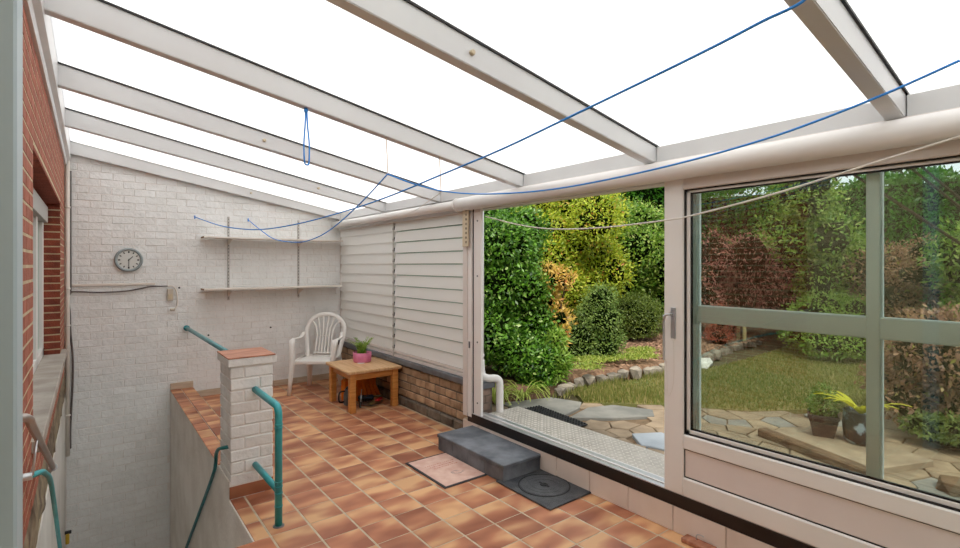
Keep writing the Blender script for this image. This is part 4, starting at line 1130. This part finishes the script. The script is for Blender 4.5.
bush('ground_cover', (5.6, 4.35, G), [(x*.3-.6+.07*(x % 2), .10*((x*3) % 4)-.1, .0, .20+.04*(x % 3), .20, .10+.05*(x % 2)) for x in range(6)], 3400, .04, .015, 'leaf_spider', 'low green ground cover creeping behind the border stones', 'plant', seed=9, stems=2, core=0)
# spider plants: arching strap leaves
def strap_plant(name, loc, n, L_, w, mt, label, seed, up=.6, cat='plant', group=None):
    r = empty(name, loc, 0, label, cat, group); q = random.Random(seed)
    for k in range(n):
        a = q.uniform(0, 2*PI); l_ = L_*q.uniform(.7, 1.15); u_ = up*q.uniform(.7, 1.25); b = MB(); pts = []
        d = Vector((math.cos(a), math.sin(a), 0)); s_ = Vector((-d.y, d.x, 0))
        for i in range(6):
            t = i/5; c_ = d*(l_*t*(1-.15*t))+Vector((0, 0, l_*(u_*2.0*t-u_*1.75*t*t*1.0))); ww = w*(1-t**2.2)*(.6+.8*t) if i < 5 else .0008
            pts += [c_-s_*ww, c_+Vector((0, 0, -ww*.3)), c_+s_*ww]
        pts = [p+Vector((q.uniform(-.01, .01), 0, 0)) for p in pts]
        fs = []
        for i in range(5):
            o_ = i*3; fs += [(o_, o_+1, o_+4, o_+3), (o_+1, o_+2, o_+5, o_+4)]
        b._add(pts, fs); b.build('leaf_blade', mt, r)
    return r
strap_plant('spider_plant', (3.45, 4.18, gz), 46, .34, .009, 'leaf_spider', 'striped yellow-green strap-leaved plant next to the white downpipe', 1, .9, group=None)
strap_plant('spider_plant', (3.82, 4.16, gz), 60, .36, .008, 'leaf_spider', 'striped strap-leaved plant spilling over the slate paving', 2, .75, group=None)

# hedges and trees at the back
def hedge(name, loc, sx_, sy, h, n, ls, mt, label, seed, cat='hedge', rz=0):
    r = empty(name, loc, rz, label, cat)
    q = np.random.RandomState(seed)
    # points on front (both long faces), top, ends
    f = q.rand(n); P = np.zeros((n, 3)); Nn = np.zeros((n, 3))
    m1 = f < .6; P[m1] = np.stack([q.uniform(-sx_, sx_, m1.sum()), -sy+0*q.rand(m1.sum()), q.uniform(0, h, m1.sum())], 1); Nn[m1] = (0, -1, 0)
    m2 = (f >= .6) & (f < .85); P[m2] = np.stack([q.uniform(-sx_, sx_, m2.sum()), q.uniform(-sy, sy, m2.sum()), h+0*q.rand(m2.sum())], 1); Nn[m2] = (0, 0, 1)
    m3 = f >= .85; P[m3] = np.stack([np.sign(q.rand(m3.sum())-.5)*sx_, q.uniform(-sy, sy, m3.sum()), q.uniform(0, h, m3.sum())], 1); Nn[m3] = (0, -1, 0)
    wob = .16*np.sin(P[:, 0]*2.1)+.12*np.sin(P[:, 2]*3.1+P[:, 0])+.08*np.sin(P[:, 0]*5.3)+.08*q.normal(size=n)
    P += Nn*wob[:, None]
    A = q.normal(size=(n, 3))*.6+Nn*.6+np.array([0, 0, .3]); A /= np.linalg.norm(A, axis=1)[:, None]
    S = np.cross(A, q.normal(size=(n, 3))); S /= np.linalg.norm(S, axis=1)[:, None]
    L = ls*(.7+.6*q.rand(n))[:, None]; W = L*.42
    V = np.stack([P, P+A*L*.5+S*W*.5, P+A*L, P+A*L*.5-S*W*.5], 1).reshape(-1, 3)
    o = linked('foliage', quad_mesh('foliage', V, mt), r, (0, 0, 0)); o['kind'] = 'stuff'
    MB().box(-sx_*.985, sx_*.985, -sy+.12, sy-.05, 0, h-.15, 'green_core').build('dark_filler', None, r)  # solid box added behind the leaves, inner shade painted dark
    return r
hedge('hedge', (11.6, 10.5, .1), 3.6, .8, 5.4, 26000, .13, 'leaf_hedge', 'tall bright green hedge behind the garden trees', 21, rz=R(-42))
hedge('hedge', (6.0, 13.2, .1), 3.6, .8, 4.6, 9000, .15, 'leaf_hedge_dark', 'dark hedge far behind the glossy shrub', 22, rz=R(-10))
hedge('hedge', (15.2, 4.3, .1), 4.4, .8, 3.5, 30000, .13, 'leaf_hedge', 'long clipped hedge closing the far side of the lawn', 23, rz=R(-72))
hedge('hedge', (13.6, -5.6, .1), 5.2, .8, 3.0, 14000, .14, 'leaf_hedge_dark', 'dark hedge at the far right of the garden', 24, rz=R(-100))

G2 = .1
bush('purple_maple', (10.3, 5.0, G), clump(1.5, 1.2, 1.35, 26, .5, 31, .45), 15000, .09, .02, 'leaf_maple', 'wide purple-brown maple seen through the left of the pane', 'tree', seed=31, stems=7, trunk=.03, droop=.5, core=.66)
bush('heather_shrub', (8.9, 4.45, G), clump(.3, .25, .62, 8, .2, 32), 2400, .05, .018, 'leaf_red', 'small pinkish red shrub in front of the purple maple', seed=32, stems=3)
bush('yellow_tree', (11.0, 3.75, G2), clump(.85, .85, 3.3, 30, .48, 33, .1), 17000, .09, .04, 'leaf_pale', 'tall yellow-green leafy tree in the middle of the pane view', 'tree', seed=33, stems=5, trunk=.04)
bush('flowering_shrub', (9.6, 2.95, G2), clump(.7, .7, .95, 16, .36, 34), 9000, .06, .026, 'leaf_fresh', 'bushy green shrub at the far lawn edge', seed=34, stems=4)
bush('rust_shrub', (11.2, 2.4, G2), clump(.9, .9, 1.9, 22, .42, 35), 12000, .075, .03, 'leaf_brown', 'rust-brown shrub behind the lawn beside the mullion', seed=35, stems=4)
bush('viburnum_shrub', (10.6, 1.1, G2), clump(1.0, 1.0, 2.2, 26, .45, 36, .1), 15000, .10, .04, 'leaf_pale', 'broad green shrub right of the window mullion', seed=36, stems=5)
bush('berry_shrub', (8.7, 1.2, G2), clump(.8, .7, .75, 18, .34, 37), 9000, .055, .024, 'leaf_brown', 'reddish brown shrub below the broad green one', seed=37, stems=4)
bush('copper_shrub', (6.05, 1.02, G2), clump(.50, .60, 1.0, 20, .26, 38), 11000, .05, .026, 'leaf_brown', 'copper-leaved shrub behind the glazed barrel pot', seed=38, stems=4)
bush('dark_shrub', (5.55, .95, G2), clump(.20, .26, .30, 10, .13, 39), 3600, .05, .016, 'leaf_box', 'low dark green shrub in front of the copper one', seed=39, stems=4)
bush('olive_tree', (8.5, -.4, G2), clump(1.3, 1.1, 2.4, 24, .5, 40, .2), 12000, .10, .04, 'leaf_tree', 'dark leafy tree at the right edge of the pane', 'tree', seed=40, stems=5, trunk=.05)
# overhanging branches against the sky, top right
bush('overhanging_tree', (10.2, -.5, G2), [(-1.7+.25*(k % 3), 1.6+.27*k, 3.0+.16*(k % 3), .42, .34, .20) for k in range(9)], 5200, .13, .05, 'leaf_tree', 'loose branches hanging into the sky at the top right of the pane', 'tree', seed=41, stems=7, trunk=.03, core=0, shell=.2, droop=.4)

# raised slab with pots
stp = empty('patio_step', (4.80, 1.45, gz-.01), R(-22), 'low timber-edged slab carrying the two plant pots', 'step')
MB().box(-.25, .36, -.44, .44, .0, .06, 'step_slab', .008).build('slab', None, stp)
MB().box(-.36, -.26, -.48, .48, .0, .075, 'log', .012).build('sleeper', None, stp)
for (x, y, sx_, lb) in ((4.55, .72, .15, 'large rough brown stone lying right of the slab, nearest the window'), (5.05, .62, .12, 'rough brown stone in front of the low dark green shrub'), (4.80, .50, .11, 'smaller rough brown stone between the two larger ones')):
    tag(linked('rough_stone', rock(int(x*100), sx_, sx_*.75, .09, 'log'), None, (x, y, gz+.03)), lb, 'stone')
p1 = empty('plant_pot', (4.95, 1.62, gz+.051), R(20), 'square tapering dark pot with a small grey-green plant', 'potted plant')
b = MB(); 
for (s0, z0_, s1, z1_) in ((.085, 0, .125, .20),):
    vs = [(-s0, -s0, z0_), (s0, -s0, z0_), (s0, s0, z0_), (-s0, s0, z0_), (-s1, -s1, z1_), (s1, -s1, z1_), (s1, s1, z1_), (-s1, s1, z1_)]
    b._add(vs, [(0, 1, 5, 4), (1, 2, 6, 5), (2, 3, 7, 6), (3, 0, 4, 7), (3, 2, 1, 0)])
    b.box(-.132, .132, -.132, -.115, .185, .215).box(-.132, .132, .115, .132, .185, .215).box(-.132, -.115, -.115, .115, .185, .215).box(.115, .132, -.115, .115, .185, .215)
b.build('pot', 'pot_dark', p1)
MB().box(-.118, .118, -.118, .118, .15, .185, 'soil').build('soil', None, p1)
V = leaf_cloud([(0, 0, .30, .14, .14, .13), (.04, 0, .40, .09, .09, .1)], 900, .04, .016, 51); o = linked('foliage', quad_mesh('foliage', V, 'leaf_grey'), p1, (0, 0, 0)); o['kind'] = 'stuff'
for k in range(4): MB().tube([(0, 0, .18), (.05*math.cos(k*1.6), .05*math.sin(k*1.6), .36)], .003, 5, 'bark').build('stem', None, p1)
p1.scale = (.86, .86, .86)
p2 = empty('plant_pot', (4.98, 1.36, gz+.051), 0, 'dark glazed barrel pot with pale blue drips and yellow palm leaves', 'potted plant')
MB().lathe([(.10, 0), (.12, .03), (.128, .14), (.122, .24), (.128, .26), (.120, .262), (.114, .24)], 0, 0, 0, 28, 'pot_glaze').build('pot', None, p2)
MB().lathe([(.112, .20), (.112, .235)], 0, 0, 0, 20, 'soil').build('soil', None, p2)
q = random.Random(5)
for k in range(11):
    a = R(60)+k*.36; l_ = q.uniform(.22, .34); d = Vector((math.cos(a), math.sin(a), 0)); s_ = Vector((-d.y, d.x, 0)); pts = []; b = MB()
    for i in range(6):
        t = i/5; c_ = d*l_*t+Vector((0, 0, .23+l_*(1.05*t-.62*t*t))); ww = .021*math.sin(PI*min(.98, .12+.88*t))+.0008
        pts += [c_-s_*ww, c_+Vector((0, 0, -.006)), c_+s_*ww]
    fs = []
    for i in range(5): o_ = i*3; fs += [(o_, o_+1, o_+4, o_+3), (o_+1, o_+2, o_+5, o_+4)]
    b._add(pts, fs); b.build('leaf_blade', 'leaf_palm', p2)
# rubber scraper mat outside
rm = empty('scraper_mat', (3.60, 3.48, gz+.006), R(-6), 'black studded rubber mat on the stone paving outside', 'doormat')
MB().box(-.11, .11, -.36, .36, 0, .014, 'rubber_mat', .003).build('base', None, rm)
for i in range(6):
    for j in range(19):
        linked('stud', MB().lathe([(.011, 0), (.008, .010)], 0, 0, 0, 6).mesh('stud', 'rubber_mat') if not (i or j) else STUD, rm, (-.09+.036*i, -.34+.0378*j, .014))
        if not (i or j): STUD = rm.children[1].data
# downpipe outside by the jamb
dpp = empty('downpipe', (3.0, 3.69, gz), 0, 'white plastic downpipe bending around the brick pier outside the jamb', 'downpipe')
MB().tube([(-.095, .06, 2.1), (-.095, .06, .60)], .030, 16, 'plastic_white').build('upper_pipe', None, dpp)
MB().tube(smooth_pts([(-.095, .06, .61), (-.095, .05, .50), (-.09, .03, .46), (-.05, -.0, .44), (.0, -.03, .44), (.035, -.045, .42), (.045, -.05, .36), (.045, -.05, .14), (.05, -.055, .08), (.09, -.09, .05), (.13, -.12, .03), (.15, -.14, -.015)], 4), .035, 16, 'plastic_white').build('lower_pipe', None, dpp)
for z in (.58, .64, 1.2): MB().tube([(-.095, .06, z), (-.095, .06, z+.025)], .034, 16, 'plastic_white').build('coupling', None, dpp)
bn = empty('garden_bench', (9.3, 5.0-.25, G), R(-40), 'pale wooden bench at the far end of the mulch bed', 'bench')
MB().box(-.5, .5, -.15, .15, .42, .46, 'bench_wood', .006).build('seat_board', None, bn)
for sx_ in (-.42, .42):
    for sy in (-.12, .12): MB().box(sx_-.03, sx_+.03, sy-.02, sy+.02, 0, .42, 'bench_wood', .004).build('leg', None, bn)
